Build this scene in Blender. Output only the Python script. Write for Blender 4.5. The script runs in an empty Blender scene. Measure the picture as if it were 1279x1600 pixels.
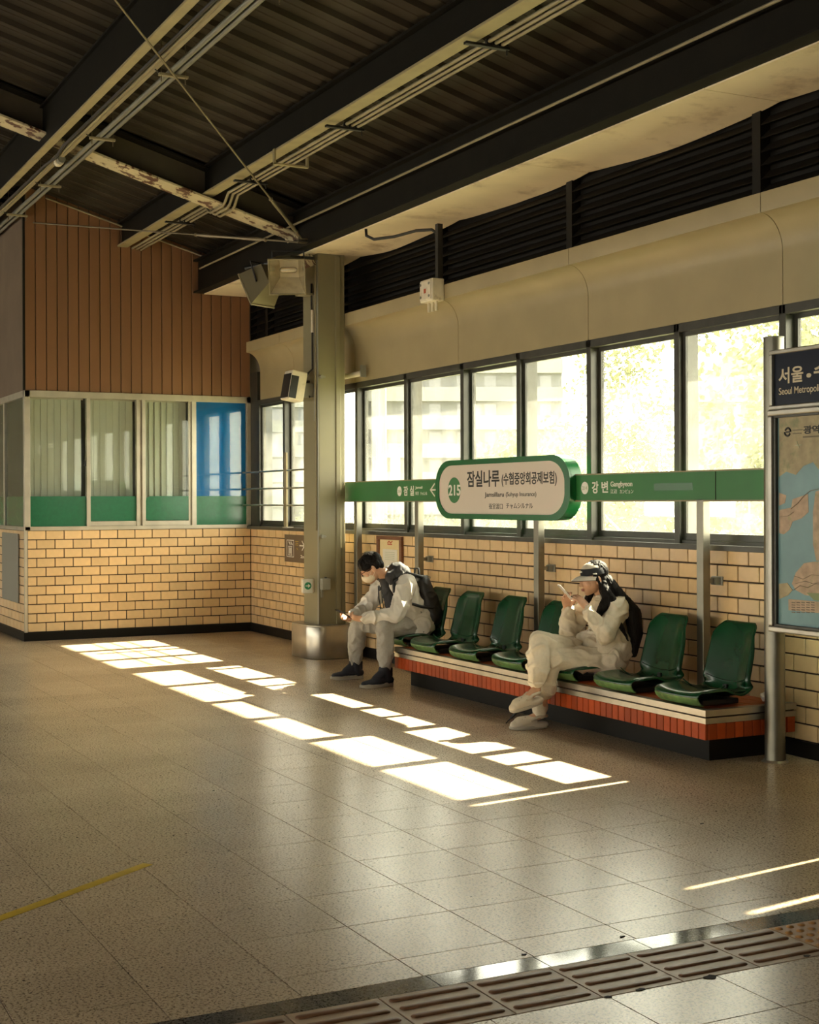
import bpy, bmesh, math, random
import numpy as np
from mathutils import Vector, Matrix, Quaternion, noise as mnoise

random.seed(7)
scene = bpy.context.scene
COL = scene.collection

# ------------------------------------------------------------------ camera, sky, sun, exposure
# X runs along the window wall, +Y points out through that wall, Z is up.
# Origin: the corner where the ticket office meets the window wall.
F_PX, YAW, HORIZON, ROLL = 2210.0, 0.468, 782.3, -0.0035
CAM = Vector((16.481, -6.134, 1.6))
SN, CS = math.sin(YAW), math.cos(YAW)
cam_data = bpy.data.cameras.new('camera')
cam = bpy.data.objects.new('camera', cam_data)
COL.objects.link(cam)
cam_data.sensor_width = 36.0
cam_data.lens = F_PX / 1600.0 * 36.0
cam_data.shift_y = -(800.0 - HORIZON) / 1600.0
cam_data.clip_end = 2000
R_ = Matrix(((SN, 0, CS), (CS, 0, -SN), (0, 1, 0)))     # columns: right, up, backward
cam.matrix_world = Matrix.Translation(CAM) @ (R_ @ Matrix.Rotation(ROLL, 3, 'Z')).to_4x4()
scene.camera = cam

world = bpy.data.worlds.new('hazy_sky')
scene.world = world
world.use_nodes = True
wn = world.node_tree
wn.nodes['Background'].inputs['Color'].default_value = (1.0, 0.955, 0.80, 1)
wn.nodes['Background'].inputs['Strength'].default_value = 8.3

sun_data = bpy.data.lights.new('sun', 'SUN')
sun_data.energy = 38.0
sun_data.color = (1.0, 0.89, 0.66)
sun_data.angle = math.radians(0.7)
sun = bpy.data.objects.new('sun', sun_data)
COL.objects.link(sun)
sun.rotation_euler = Vector((0.14, -1.0, -0.955)).to_track_quat('-Z', 'Y').to_euler()
sun.location = (0, 20, 20)

scene.view_settings.view_transform = 'Standard'
scene.view_settings.look = 'None'
scene.view_settings.exposure = 0.56
scene.view_settings.gamma = 1.0
scene.view_settings.use_curve_mapping = False

# ------------------------------------------------------------------ pixel helpers (1279 x 1600 frame)
def ray(u, v):
    x, y = u - 639.5, v - HORIZON
    x, y = x * math.cos(ROLL) + y * math.sin(ROLL), -x * math.sin(ROLL) + y * math.cos(ROLL)
    a, b = x / F_PX, -y / F_PX
    return Vector((-CS + a * SN, SN + a * CS, b))
def on_x(u, v, X):
    r = ray(u, v); return CAM + r * ((X - CAM.x) / r.x)
def on_y(u, v, Y):
    r = ray(u, v); return CAM + r * ((Y - CAM.y) / r.y)
def on_z(u, v, Z=0.0):
    r = ray(u, v); return CAM + r * ((Z - CAM.z) / r.z)

# ------------------------------------------------------------------ materials
def mat(name, color, rough=0.5, metal=0.0, noise=None, bump=None, vary=0.0, coat=0.0, spec=0.5,
        emit=None, sheen=0.0, stain=None, stretch=None):
    m = bpy.data.materials.new(name); m.use_nodes = True
    nt = m.node_tree; N, L = nt.nodes, nt.links
    b = N['Principled BSDF']
    b.inputs['Base Color'].default_value = (*color, 1)
    b.inputs['Roughness'].default_value = rough
    b.inputs['Metallic'].default_value = metal
    b.inputs['Coat Weight'].default_value = coat
    b.inputs['Specular IOR Level'].default_value = spec
    b.inputs['Sheen Weight'].default_value = sheen
    if emit:
        b.inputs['Emission Color'].default_value = (*emit[0], 1)
        b.inputs['Emission Strength'].default_value = emit[1]
    tc = N.new('ShaderNodeTexCoord')
    src = tc.outputs['Object']
    if stretch:
        mp = N.new('ShaderNodeMapping'); mp.inputs['Scale'].default_value = stretch
        L.new(src, mp.inputs['Vector']); src = mp.outputs['Vector']
    cur = None
    def col_in():
        nonlocal cur
        if cur is None:
            r = N.new('ShaderNodeRGB'); r.outputs[0].default_value = (*color, 1); cur = r.outputs[0]
        return cur
    if noise:
        n = N.new('ShaderNodeTexNoise'); n.inputs['Scale'].default_value = noise[0]
        n.inputs['Detail'].default_value = 5; L.new(src, n.inputs['Vector'])
        mr = N.new('ShaderNodeMapRange'); mr.inputs[1].default_value = 0.3; mr.inputs[2].default_value = 0.7
        mr.inputs[3].default_value = 1 - noise[1]; mr.inputs[4].default_value = 1 + noise[1]
        L.new(n.outputs[0], mr.inputs[0])
        hs = N.new('ShaderNodeHueSaturation'); L.new(mr.outputs[0], hs.inputs['Value'])
        L.new(col_in(), hs.inputs['Color']); cur = hs.outputs[0]
    if stain:      # (scale, threshold, colour)
        n = N.new('ShaderNodeTexNoise'); n.inputs['Scale'].default_value = stain[0]
        n.inputs['Detail'].default_value = 7; n.inputs['Roughness'].default_value = 0.65
        L.new(src, n.inputs['Vector'])
        mr = N.new('ShaderNodeMapRange'); mr.inputs[1].default_value = stain[1]
        mr.inputs[2].default_value = stain[1] + (stain[3] if len(stain) > 3 else 0.06)
        L.new(n.outputs[0], mr.inputs[0])
        mx = N.new('ShaderNodeMix'); mx.data_type = 'RGBA'
        L.new(mr.outputs[0], mx.inputs[0]); L.new(col_in(), mx.inputs[6])
        mx.inputs[7].default_value = (*stain[2], 1); cur = mx.outputs[2]
    if vary:
        oi = N.new('ShaderNodeObjectInfo'); ge = N.new('ShaderNodeNewGeometry')
        ad = N.new('ShaderNodeMath'); ad.operation = 'ADD'
        L.new(oi.outputs['Random'], ad.inputs[0]); L.new(ge.outputs['Random Per Island'], ad.inputs[1])
        fr = N.new('ShaderNodeMath'); fr.operation = 'FRACT'; L.new(ad.outputs[0], fr.inputs[0])
        mr = N.new('ShaderNodeMapRange'); mr.inputs[3].default_value = 1 - vary; mr.inputs[4].default_value = 1 + vary
        L.new(fr.outputs[0], mr.inputs[0])
        hs = N.new('ShaderNodeHueSaturation'); L.new(mr.outputs[0], hs.inputs['Value'])
        L.new(col_in(), hs.inputs['Color']); cur = hs.outputs[0]
    if cur is not None:
        L.new(cur, b.inputs['Base Color'])
    if bump:
        n = N.new('ShaderNodeTexNoise'); n.inputs['Scale'].default_value = bump[0]
        n.inputs['Detail'].default_value = 4; L.new(src, n.inputs['Vector'])
        bp = N.new('ShaderNodeBump'); bp.inputs['Strength'].default_value = bump[1]
        bp.inputs['Distance'].default_value = bump[2] if len(bump) > 2 else 0.01
        L.new(n.outputs[0], bp.inputs['Height']); L.new(bp.outputs[0], b.inputs['Normal'])
    return m

def granite(name, base, dark, light, rough, scale=1.0):
    m = bpy.data.materials.new(name); m.use_nodes = True
    nt = m.node_tree; N, L = nt.nodes, nt.links; b = N['Principled BSDF']
    ge = N.new('ShaderNodeNewGeometry'); P = ge.outputs['Position']
    oi = N.new('ShaderNodeObjectInfo')
    ad = N.new('ShaderNodeMath'); ad.operation = 'ADD'
    L.new(oi.outputs['Random'], ad.inputs[0]); L.new(ge.outputs['Random Per Island'], ad.inputs[1])
    fr = N.new('ShaderNodeMath'); fr.operation = 'FRACT'; L.new(ad.outputs[0], fr.inputs[0])
    def speck(sc, lo, hi):
        n = N.new('ShaderNodeTexNoise'); n.inputs['Scale'].default_value = sc * scale
        n.inputs['Detail'].default_value = 3; L.new(P, n.inputs['Vector'])
        mr = N.new('ShaderNodeMapRange'); mr.inputs[1].default_value = lo; mr.inputs[2].default_value = hi
        L.new(n.outputs[0], mr.inputs[0]); return mr.outputs[0]
    def mix(fac, a, c):
        mx = N.new('ShaderNodeMix'); mx.data_type = 'RGBA'; L.new(fac, mx.inputs[0])
        if isinstance(a, tuple): mx.inputs[6].default_value = (*a, 1)
        else: L.new(a, mx.inputs[6])
        mx.inputs[7].default_value = (*c, 1); return mx.outputs[2]
    c = mix(speck(95, 0.52, 0.60), base, dark)
    c = mix(speck(140, 0.58, 0.66), c, light)
    c = mix(speck(60, 0.62, 0.70), c, tuple(x * 0.45 for x in dark))
    big = speck(1.3, 0.2, 0.8)
    v1 = N.new('ShaderNodeMapRange'); v1.inputs[3].default_value = 0.86; v1.inputs[4].default_value = 1.14
    L.new(big, v1.inputs[0])
    v2 = N.new('ShaderNodeMapRange'); v2.inputs[3].default_value = 0.94; v2.inputs[4].default_value = 1.06
    L.new(fr.outputs[0], v2.inputs[0])
    mu = N.new('ShaderNodeMath'); mu.operation = 'MULTIPLY'; L.new(v1.outputs[0], mu.inputs[0]); L.new(v2.outputs[0], mu.inputs[1])
    hs = N.new('ShaderNodeHueSaturation'); L.new(c, hs.inputs['Color']); L.new(mu.outputs[0], hs.inputs['Value'])
    L.new(hs.outputs[0], b.inputs['Base Color'])
    b.inputs['Roughness'].default_value = rough
    b.inputs['Specular IOR Level'].default_value = 0.42
    return m

def glass(name, tint=(1, 1, 1), reflect=1.0, dust=0.03, rough=0.02):
    m = bpy.data.materials.new(name); m.use_nodes = True
    nt = m.node_tree; N, L = nt.nodes, nt.links
    N.remove(N['Principled BSDF'])
    out = N['Material Output']
    tr = N.new('ShaderNodeBsdfTransparent'); tr.inputs[0].default_value = (*tint, 1)
    tl = N.new('ShaderNodeBsdfTranslucent'); tl.inputs[0].default_value = (0.9, 0.9, 0.85, 1)
    gl = N.new('ShaderNodeBsdfGlossy'); gl.inputs['Roughness'].default_value = rough
    gl.inputs['Color'].default_value = (0.95, 0.97, 0.93, 1)
    lw = N.new('ShaderNodeLayerWeight'); lw.inputs['Blend'].default_value = 0.5      # 1 - cos, same on both faces of the thin pane
    pw = N.new('ShaderNodeMath'); pw.operation = 'POWER'; pw.inputs[1].default_value = 5.0
    L.new(lw.outputs['Facing'], pw.inputs[0])
    mu = N.new('ShaderNodeMath'); mu.operation = 'MULTIPLY_ADD'; mu.inputs[1].default_value = 0.9 * min(reflect, 1.0)
    mu.inputs[2].default_value = 0.04 * reflect
    mu.use_clamp = True
    L.new(pw.outputs[0], mu.inputs[0])
    m1 = N.new('ShaderNodeMixShader')
    tc = N.new('ShaderNodeTexCoord'); n = N.new('ShaderNodeTexNoise'); n.inputs['Scale'].default_value = 3.0
    n.inputs['Detail'].default_value = 6; L.new(tc.outputs['Object'], n.inputs['Vector'])
    mr = N.new('ShaderNodeMapRange'); mr.inputs[1].default_value = 0.3; mr.inputs[2].default_value = 0.8
    mr.inputs[3].default_value = dust * 0.4; mr.inputs[4].default_value = dust * 1.8
    L.new(n.outputs[0], mr.inputs[0]); L.new(mr.outputs[0], m1.inputs[0])
    L.new(tr.outputs[0], m1.inputs[1]); L.new(tl.outputs[0], m1.inputs[2])
    m2 = N.new('ShaderNodeMixShader'); L.new(mu.outputs[0], m2.inputs[0])
    L.new(m1.outputs[0], m2.inputs[1]); L.new(gl.outputs[0], m2.inputs[2])
    L.new(m2.outputs[0], out.inputs['Surface'])
    return m

M = {}
M['floor'] = granite('granite_floor', (0.56, 0.435, 0.295), (0.24, 0.175, 0.115), (0.70, 0.575, 0.425), 0.25)
M['floor_joint'] = mat('floor_joint', (0.27, 0.205, 0.14), 0.8)
M['border_stone'] = granite('polished_dark_granite', (0.13, 0.125, 0.11), (0.04, 0.04, 0.038), (0.24, 0.23, 0.21), 0.09)
M['tactile'] = mat('tactile_paver', (0.44, 0.305, 0.19), 0.42, spec=0.3, noise=(9, 0.16), bump=(160, 0.12, 0.002))
M['tactile_warn'] = mat('tactile_warning_paver', (0.40, 0.19, 0.05), 0.45, noise=(9, 0.16))
M['brick'] = mat('glazed_tan_brick', (0.74, 0.515, 0.265), 0.30, noise=(14, 0.06), vary=0.09, bump=(40, 0.06, 0.003))
M['mortar'] = mat('dark_mortar', (0.05, 0.03, 0.016), 0.9)
M['black_base'] = mat('black_baseboard', (0.010, 0.009, 0.0075), 0.5, spec=0.15)
M['frame'] = mat('bronze_window_frame', (0.055, 0.052, 0.042), 0.38, metal=0.3, noise=(8, 0.2))
M['steel'] = mat('brushed_stainless', (0.44, 0.41, 0.35), 0.30, metal=0.9, noise=(6, 0.12))
M['steel_dark'] = mat('dull_stainless', (0.40, 0.375, 0.32), 0.36, metal=0.85, noise=(7, 0.16))
M['post_steel'] = mat('grey_post_steel', (0.23, 0.215, 0.17), 0.36, metal=0.8, noise=(5, 0.15))
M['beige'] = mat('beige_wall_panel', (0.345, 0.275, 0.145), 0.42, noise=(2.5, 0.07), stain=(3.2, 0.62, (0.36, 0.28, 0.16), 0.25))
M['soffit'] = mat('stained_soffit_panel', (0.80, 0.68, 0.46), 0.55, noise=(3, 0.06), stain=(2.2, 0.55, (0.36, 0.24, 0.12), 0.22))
M['column'] = mat('cream_column_paint', (0.215, 0.19, 0.108), 0.42, noise=(3, 0.05), stain=(4.5, 0.66, (0.38, 0.33, 0.2), 0.2))
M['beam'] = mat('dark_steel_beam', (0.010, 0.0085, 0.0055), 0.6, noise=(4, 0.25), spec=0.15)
M['beam_face'] = mat('cream_lit_flange', (0.32, 0.265, 0.14), 0.5, noise=(5, 0.12), stain=(6, 0.66, (0.12, 0.055, 0.02), 0.04))  # lighter than the webs: floor bounce light is put into the colour
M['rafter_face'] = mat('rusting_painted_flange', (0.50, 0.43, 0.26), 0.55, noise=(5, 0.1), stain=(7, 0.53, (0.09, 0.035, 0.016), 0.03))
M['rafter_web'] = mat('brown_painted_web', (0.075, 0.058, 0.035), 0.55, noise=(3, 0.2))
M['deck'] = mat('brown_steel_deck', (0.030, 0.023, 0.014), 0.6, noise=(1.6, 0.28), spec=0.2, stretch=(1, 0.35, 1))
M['conduit'] = mat('painted_conduit', (0.27, 0.225, 0.13), 0.42, noise=(6, 0.15))
M['pipe_grey'] = mat('grey_pipe', (0.22, 0.215, 0.17), 0.4, metal=0.3, noise=(6, 0.15))
M['rod'] = mat('steel_tie_rod', (0.20, 0.16, 0.10), 0.45, metal=0.6)
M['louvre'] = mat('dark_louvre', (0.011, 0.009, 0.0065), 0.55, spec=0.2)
M['plank'] = mat('terracotta_panel', (0.215, 0.10, 0.042), 0.55, noise=(1.2, 0.10), vary=0.06, stretch=(1, 1, 0.25))
M['rib_metal'] = mat('ribbed_brown_metal', (0.21, 0.15, 0.10), 0.5, noise=(3, 0.1))
M['office_frame'] = mat('aluminium_frame', (0.50, 0.46, 0.37), 0.38, metal=0.55, noise=(6, 0.1))
M['office_glass'] = glass('office_glass', (0.95, 0.97, 0.95), 0.5, 0.02)
M['window_glass'] = glass('window_glass', (0.95, 0.96, 0.93), 1.0, 0.024)
M['film_green'] = mat('green_window_film', (0.012, 0.135, 0.06), 0.22, noise=(30, 0.08))
M['film_blue'] = mat('blue_window_film', (0.002, 0.13, 0.40), 0.10, noise=(2, 0.06))
M['blind'] = mat('vertical_blind_fabric', (0.47, 0.485, 0.40), 0.8, vary=0.08)
M['office_dark'] = mat('office_interior', (0.30, 0.31, 0.26), 0.8)
M['sign_green'] = mat('sign_green_enamel', (0.022, 0.155, 0.035), 0.45, noise=(2.0, 0.12))
M['sign_green2'] = mat('sign_rim_green', (0.010, 0.125, 0.035), 0.25)
M['sign_white'] = mat('sign_face_cream', (0.66, 0.575, 0.48), 0.35)
M['ink'] = mat('sign_ink_black', (0.012, 0.011, 0.010), 0.5)
M['white_ink'] = mat('sign_ink_white', (0.80, 0.78, 0.70), 0.45)
M['pale_ink'] = mat('sign_ink_pale', (0.42, 0.46, 0.30), 0.5)
M['circle_green'] = mat('sign_circle_green', (0.03, 0.17, 0.05), 0.35)
M['chair'] = mat('green_moulded_plastic', (0.004, 0.046, 0.017), 0.22, noise=(5, 0.18), bump=(120, 0.05, 0.001))
M['chair_worn'] = mat('worn_plastic_lip', (0.10, 0.20, 0.065), 0.4, noise=(14, 0.35), stain=(16, 0.55, (0.30, 0.33, 0.14), 0.12))
M['black'] = mat('black_plastic', (0.010, 0.010, 0.010), 0.45)
M['red_tile'] = mat('red_ceramic_tile', (0.40, 0.060, 0.011), 0.42, spec=0.25, vary=0.25, noise=(20, 0.1))
M['top_tile'] = mat('orange_ceramic_tile', (0.46, 0.095, 0.020), 0.42, vary=0.15, noise=(20, 0.1))
M['grout'] = mat('dark_grout', (0.035, 0.018, 0.010), 0.9)
M['navy'] = mat('navy_sign_panel', (0.007, 0.010, 0.022), 0.3, spec=0.2)
M['cream_ink'] = mat('sign_ink_cream', (0.62, 0.53, 0.36), 0.5)
M['wood'] = mat('brown_wood_frame', (0.17, 0.062, 0.022), 0.4, noise=(12, 0.2), stretch=(1, 1, 6))
M['paper_yellow'] = mat('yellowed_certificate', (0.72, 0.58, 0.30), 0.6)
M['paper_white'] = mat('white_paper', (0.70, 0.66, 0.55), 0.6)
M['red_ink'] = mat('red_print', (0.50, 0.10, 0.04), 0.6)
M['sign_brown'] = mat('brown_sign_panel', (0.105, 0.070, 0.042), 0.4)
M['yellow_ink'] = mat('yellow_print', (0.50, 0.36, 0.06), 0.5)
M['white_box'] = mat('white_junction_box', (0.70, 0.62, 0.47), 0.45, noise=(10, 0.1), stain=(14, 0.6, (0.36, 0.26, 0.15), 0.15))
M['white_plastic'] = mat('white_plastic', (0.76, 0.76, 0.68), 0.35)
M['exit_green'] = mat('exit_sign_green', (0.01, 0.24, 0.11), 0.4)
M['grey_metal'] = mat('grey_painted_metal', (0.24, 0.235, 0.19), 0.45)
M['lamp_body'] = mat('floodlight_housing', (0.20, 0.17, 0.10), 0.4, metal=0.5)
M['lamp_reflector'] = mat('floodlight_reflector', (0.62, 0.56, 0.44), 0.25, metal=0.7)
M['yellow_tape'] = mat('yellow_floor_tape', (0.62, 0.41, 0.025), 0.5, noise=(20, 0.12))
M['brass_yellow'] = M['yellow_ink']
M['dirt'] = mat('dark_dirt', (0.03, 0.025, 0.02), 0.9)
M['tissue'] = mat('white_tissue', (0.75, 0.72, 0.66), 0.8)
M['cable'] = mat('black_cable', (0.022, 0.02, 0.016), 0.5)
M['plain_wall'] = mat('plain_far_wall', (0.20, 0.165, 0.115), 0.8)
M['roof_dark'] = mat('roof_outer', (0.12, 0.10, 0.08), 0.8)

# ------------------------------------------------------------------ mesh builder
class MB:
    def __init__(self): self.v = []; self.f = []; self.mi = []; self.cur = 0
    def add(self, vs, fs):
        o = len(self.v); self.v += [tuple(p) for p in vs]
        for f in fs: self.f.append(tuple(i + o for i in f)); self.mi.append(self.cur)
        return self
    def box(self, x0, x1, y0, y1, z0, z1):
        vs = [(x, y, z) for z in (z0, z1) for y in (y0, y1) for x in (x0, x1)]
        return self.add(vs, [(0, 2, 3, 1), (4, 5, 7, 6), (0, 1, 5, 4), (2, 6, 7, 3), (0, 4, 6, 2), (1, 3, 7, 5)])
    def obox(self, c, size, mx):
        sx, sy, sz = (s / 2 for s in size); c = Vector(c)
        vs = [c + mx @ Vector((x, y, z)) for z in (-sz, sz) for y in (-sy, sy) for x in (-sx, sx)]
        return self.add(vs, [(0, 2, 3, 1), (4, 5, 7, 6), (0, 1, 5, 4), (2, 6, 7, 3), (0, 4, 6, 2), (1, 3, 7, 5)])
    def cyl(self, p0, p1, r0, r1=None, seg=12, caps=True):
        p0, p1 = Vector(p0), Vector(p1); r1 = r0 if r1 is None else r1
        d = (p1 - p0).normalized(); a = d.orthogonal().normalized(); b = d.cross(a)
        vs = []
        for p, r in ((p0, r0), (p1, r1)):
            for k in range(seg):
                t = 2 * math.pi * k / seg; vs.append(p + a * (r * math.cos(t)) + b * (r * math.sin(t)))
        fs = [(k, (k + 1) % seg, seg + (k + 1) % seg, seg + k) for k in range(seg)]
        if caps: fs += [tuple(reversed(range(seg))), tuple(range(seg, 2 * seg))]
        return self.add(vs, fs)
    def tube(self, pts, r, seg=8, closed=False):
        pts = [Vector(p) for p in pts]; n = len(pts); rs = r if isinstance(r, (list, tuple)) else [r] * n
        vs = []; up = None
        for i, p in enumerate(pts):
            if closed: d = pts[(i + 1) % n] - pts[i - 1]
            else: d = pts[min(i + 1, n - 1)] - pts[max(i - 1, 0)]
            d.normalize()
            if up is None: up = d.orthogonal().normalized()
            up = (up - d * up.dot(d)).normalized(); b = d.cross(up)
            for k in range(seg):
                t = 2 * math.pi * k / seg; vs.append(p + up * (rs[i] * math.cos(t)) + b * (rs[i] * math.sin(t)))
        fs = []
        m = n if closed else n - 1
        for i in range(m):
            for k in range(seg):
                j = (i + 1) % n
                fs.append((i * seg + k, i * seg + (k + 1) % seg, j * seg + (k + 1) % seg, j * seg + k))
        if not closed: fs += [tuple(reversed(range(seg))), tuple(range((n - 1) * seg, n * seg))]
        return self.add(vs, fs)
    def ell(self, c, rad, mx=None, seg=16, rings=10):
        c = Vector(c); mx = mx or Matrix.Identity(3); vs = [c + mx @ Vector((0, 0, rad[2]))]
        for i in range(1, rings):
            t = math.pi * i / rings
            for k in range(seg):
                a = 2 * math.pi * k / seg
                vs.append(c + mx @ Vector((rad[0] * math.sin(t) * math.cos(a), rad[1] * math.sin(t) * math.sin(a), rad[2] * math.cos(t))))
        vs.append(c + mx @ Vector((0, 0, -rad[2]))); fs = []
        for k in range(seg): fs.append((0, 1 + k, 1 + (k + 1) % seg))
        for i in range(rings - 2):
            for k in range(seg):
                a, b2 = 1 + i * seg + k, 1 + i * seg + (k + 1) % seg
                fs.append((a, a + seg, b2 + seg, b2))
        e = len(vs) - 1; o = 1 + (rings - 2) * seg
        for k in range(seg): fs.append((e, o + (k + 1) % seg, o + k))
        return self.add(vs, fs)
    def capsule(self, p0, r0, p1, r1, flat=None, seg=16, rings=5):
        """tapered capsule; flat=(direction, factor) squashes the section along a direction"""
        p0, p1 = Vector(p0), Vector(p1); d = p1 - p0
        if d.length < 1e-6: d = Vector((0, 0, 1e-4)); p1 = p0 + d
        d.normalize(); a = d.orthogonal().normalized(); fa = 1.0
        if flat:
            a = Vector(flat[0]); a = (a - d * a.dot(d)).normalized(); fa = flat[1]
        b = d.cross(a); prof = []
        for i in range(rings + 1):
            t = math.pi / 2 * i / rings; prof.append((p0, -r0 * math.cos(t), r0 * math.sin(t)))
        for i in range(rings + 1):
            t = math.pi / 2 * i / rings; prof.append((p1, r1 * math.sin(t), r1 * math.cos(t)))
        vs = []
        for p, h, r in prof:
            r = max(r, 1e-4)
            for k in range(seg):
                t = 2 * math.pi * k / seg
                vs.append(p + d * h + a * (r * fa * math.cos(t)) + b * (r * math.sin(t)))
        n = len(prof); fs = []
        for i in range(n - 1):
            for k in range(seg): fs.append((i * seg + k, i * seg + (k + 1) % seg, (i + 1) * seg + (k + 1) % seg, (i + 1) * seg + k))
        fs += [tuple(reversed(range(seg))), tuple(range((n - 1) * seg, n * seg))]
        return self.add(vs, fs)
    def prism_x(self, poly, x0, x1):      # poly of (y, z)
        n = len(poly); vs = [(x0, y, z) for y, z in poly] + [(x1, y, z) for y, z in poly]
        fs = [(k, (k + 1) % n, n + (k + 1) % n, n + k) for k in range(n)] + [tuple(reversed(range(n))), tuple(range(n, 2 * n))]
        return self.add(vs, fs)
    def prism_y(self, poly, y0, y1):      # poly of (x, z)
        n = len(poly); vs = [(x, y0, z) for x, z in poly] + [(x, y1, z) for x, z in poly]
        fs = [(k, (k + 1) % n, n + (k + 1) % n, n + k) for k in range(n)] + [tuple(reversed(range(n))), tuple(range(n, 2 * n))]
        return self.add(vs, fs)
    def prism_z(self, poly, z0, z1):      # poly of (x, y)
        n = len(poly); vs = [(x, y, z0) for x, y in poly] + [(x, y, z1) for x, y in poly]
        fs = [(k, (k + 1) % n, n + (k + 1) % n, n + k) for k in range(n)] + [tuple(reversed(range(n))), tuple(range(n, 2 * n))]
        return self.add(vs, fs)
    def mesh(self, name, off=(0, 0, 0), bevel=0.0, smooth=None, segs=2):
        me = bpy.data.meshes.new(name)
        o = Vector(off)
        me.from_pydata([(p[0] - o.x, p[1] - o.y, p[2] - o.z) for p in self.v], [], self.f)
        if any(self.mi):
            me.polygons.foreach_set('material_index', self.mi)
        bm = bmesh.new(); bm.from_mesh(me)
        bmesh.ops.recalc_face_normals(bm, faces=bm.faces)
        if bevel:
            es = [e for e in bm.edges if len(e.link_faces) == 2 and e.calc_face_angle(0) > 0.6]
            bmesh.ops.bevel(bm, geom=es, offset=bevel, segments=segs, affect='EDGES', profile=0.5, clamp_overlap=True)
        bm.to_mesh(me); bm.free()
        if smooth is not None:
            me.shade_smooth(); me.set_sharp_from_angle(angle=math.radians(smooth))
        return me

def base_of(parent):
    o = Vector((0, 0, 0))
    while parent is not None:
        o += parent.location; parent = parent.parent
    return o

def obj(name, src, material=None, parent=None, bevel=0.0, smooth=None, segs=2):
    """links ONE mesh object; coordinates are world coordinates, made local to the parent chain"""
    me = src.mesh(name, base_of(parent), bevel, smooth, segs) if isinstance(src, MB) else src
    o = bpy.data.objects.new(name, me); COL.objects.link(o)
    if material is not None and not me.materials:
        for mm in (material if isinstance(material, (list, tuple)) else [material]): me.materials.append(mm)
    if parent is not None: o.parent = parent
    return o

def tag(o, label, cat, group=None):
    o['label'] = label; o['category'] = cat
    if group: o['group'] = group
    return o
def thing(name, label, cat, loc=(0, 0, 0), group=None):
    o = bpy.data.objects.new(name, None); COL.objects.link(o); o.location = loc; o.empty_display_size = 0.1
    return tag(o, label, cat, group)
def struct(name, src, material, parent=None, bevel=0.0, smooth=None):
    o = obj(name, src, material, parent, bevel, smooth)
    o['kind'] = 'structure'
    return o
def inst(name, me, loc, parent=None, scale=None, rot=None):
    o = bpy.data.objects.new(name, me); COL.objects.link(o)
    o.location = Vector(loc) - base_of(parent)
    if scale: o.scale = scale
    if rot: o.rotation_euler = rot
    if parent is not None: o.parent = parent
    return o
def copy_tree(o, parent=None):
    c = o.copy(); COL.objects.link(c); c.parent = parent
    for ch in list(o.children): copy_tree(ch, c)
    return c

def text_mesh(body, size, sx=1.0, bold=0.0, depth=0.0015):
    cu = bpy.data.curves.new('lettering', 'FONT'); cu.body = body; cu.size = size
    cu.offset = bold; cu.extrude = depth; cu.align_x = 'LEFT'
    t = bpy.data.objects.new('lettering', cu); COL.objects.link(t)
    dg = bpy.context.evaluated_depsgraph_get(); dg.update()
    me = bpy.data.meshes.new_from_object(t.evaluated_get(dg))
    bpy.data.objects.remove(t); bpy.data.curves.remove(cu)
    me.materials.clear()
    xs = [v.co.x for v in me.vertices]; ys = [v.co.y for v in me.vertices]
    x0, x1, y0, y1 = min(xs), max(xs), min(ys), max(ys)
    return me, x0, x1, y0, y1
def text_on_wall(name, body, xl, xr, zb, zt, y, material, parent, bold=0.0, rot90=False):
    """lettering facing -Y, fitted into the box xl..xr, zb..zt"""
    me, x0, x1, y0, y1 = text_mesh(body, 1.0, bold=bold, depth=0.02)
    b = base_of(parent)
    for v in me.vertices:
        fx = (v.co.x - x0) / (x1 - x0); fy = (v.co.y - y0) / (y1 - y0)
        if rot90: fx, fy = fy, 1 - fx
        v.co = Vector((xl + (xr - xl) * fx, y - v.co.z * 0.06, zb + (zt - zb) * fy)) - b
    me.materials.append(material)
    o = bpy.data.objects.new(name, me); COL.objects.link(o); o.parent = parent
    return o
def remeshed(mb, voxel, smooth_it=4, name='body', off=(0, 0, 0), fac=0.5):
    """union of overlapping closed shapes as one continuous skin"""
    me = bpy.data.meshes.new(name); o = Vector(off)
    me.from_pydata([(p[0] - o.x, p[1] - o.y, p[2] - o.z) for p in mb.v], [], mb.f)
    bm = bmesh.new(); bm.from_mesh(me); bmesh.ops.recalc_face_normals(bm, faces=bm.faces); bm.to_mesh(me); bm.free()
    t = bpy.data.objects.new('tmp', me); COL.objects.link(t)
    r = t.modifiers.new('r', 'REMESH'); r.mode = 'VOXEL'; r.voxel_size = voxel; r.use_smooth_shade = True
    if smooth_it:
        s = t.modifiers.new('s', 'SMOOTH'); s.factor = fac; s.iterations = smooth_it
    dg = bpy.context.evaluated_depsgraph_get(); dg.update()
    out = bpy.data.meshes.new_from_object(t.evaluated_get(dg)); out.name = name
    bpy.data.objects.remove(t); bpy.data.meshes.remove(me)
    return out

# ================================================================== THE SETTING
ROW, BRK, BASE_H = 0.1064, 0.21, 0.10
SILL_Z = BASE_H + 11 * ROW            # 1.27
def deck_z(y): return 4.43 - 0.285 * y if y > -6 else 4.43 + 0.285 * 6 + 0.285 * (y + 6)

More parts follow.
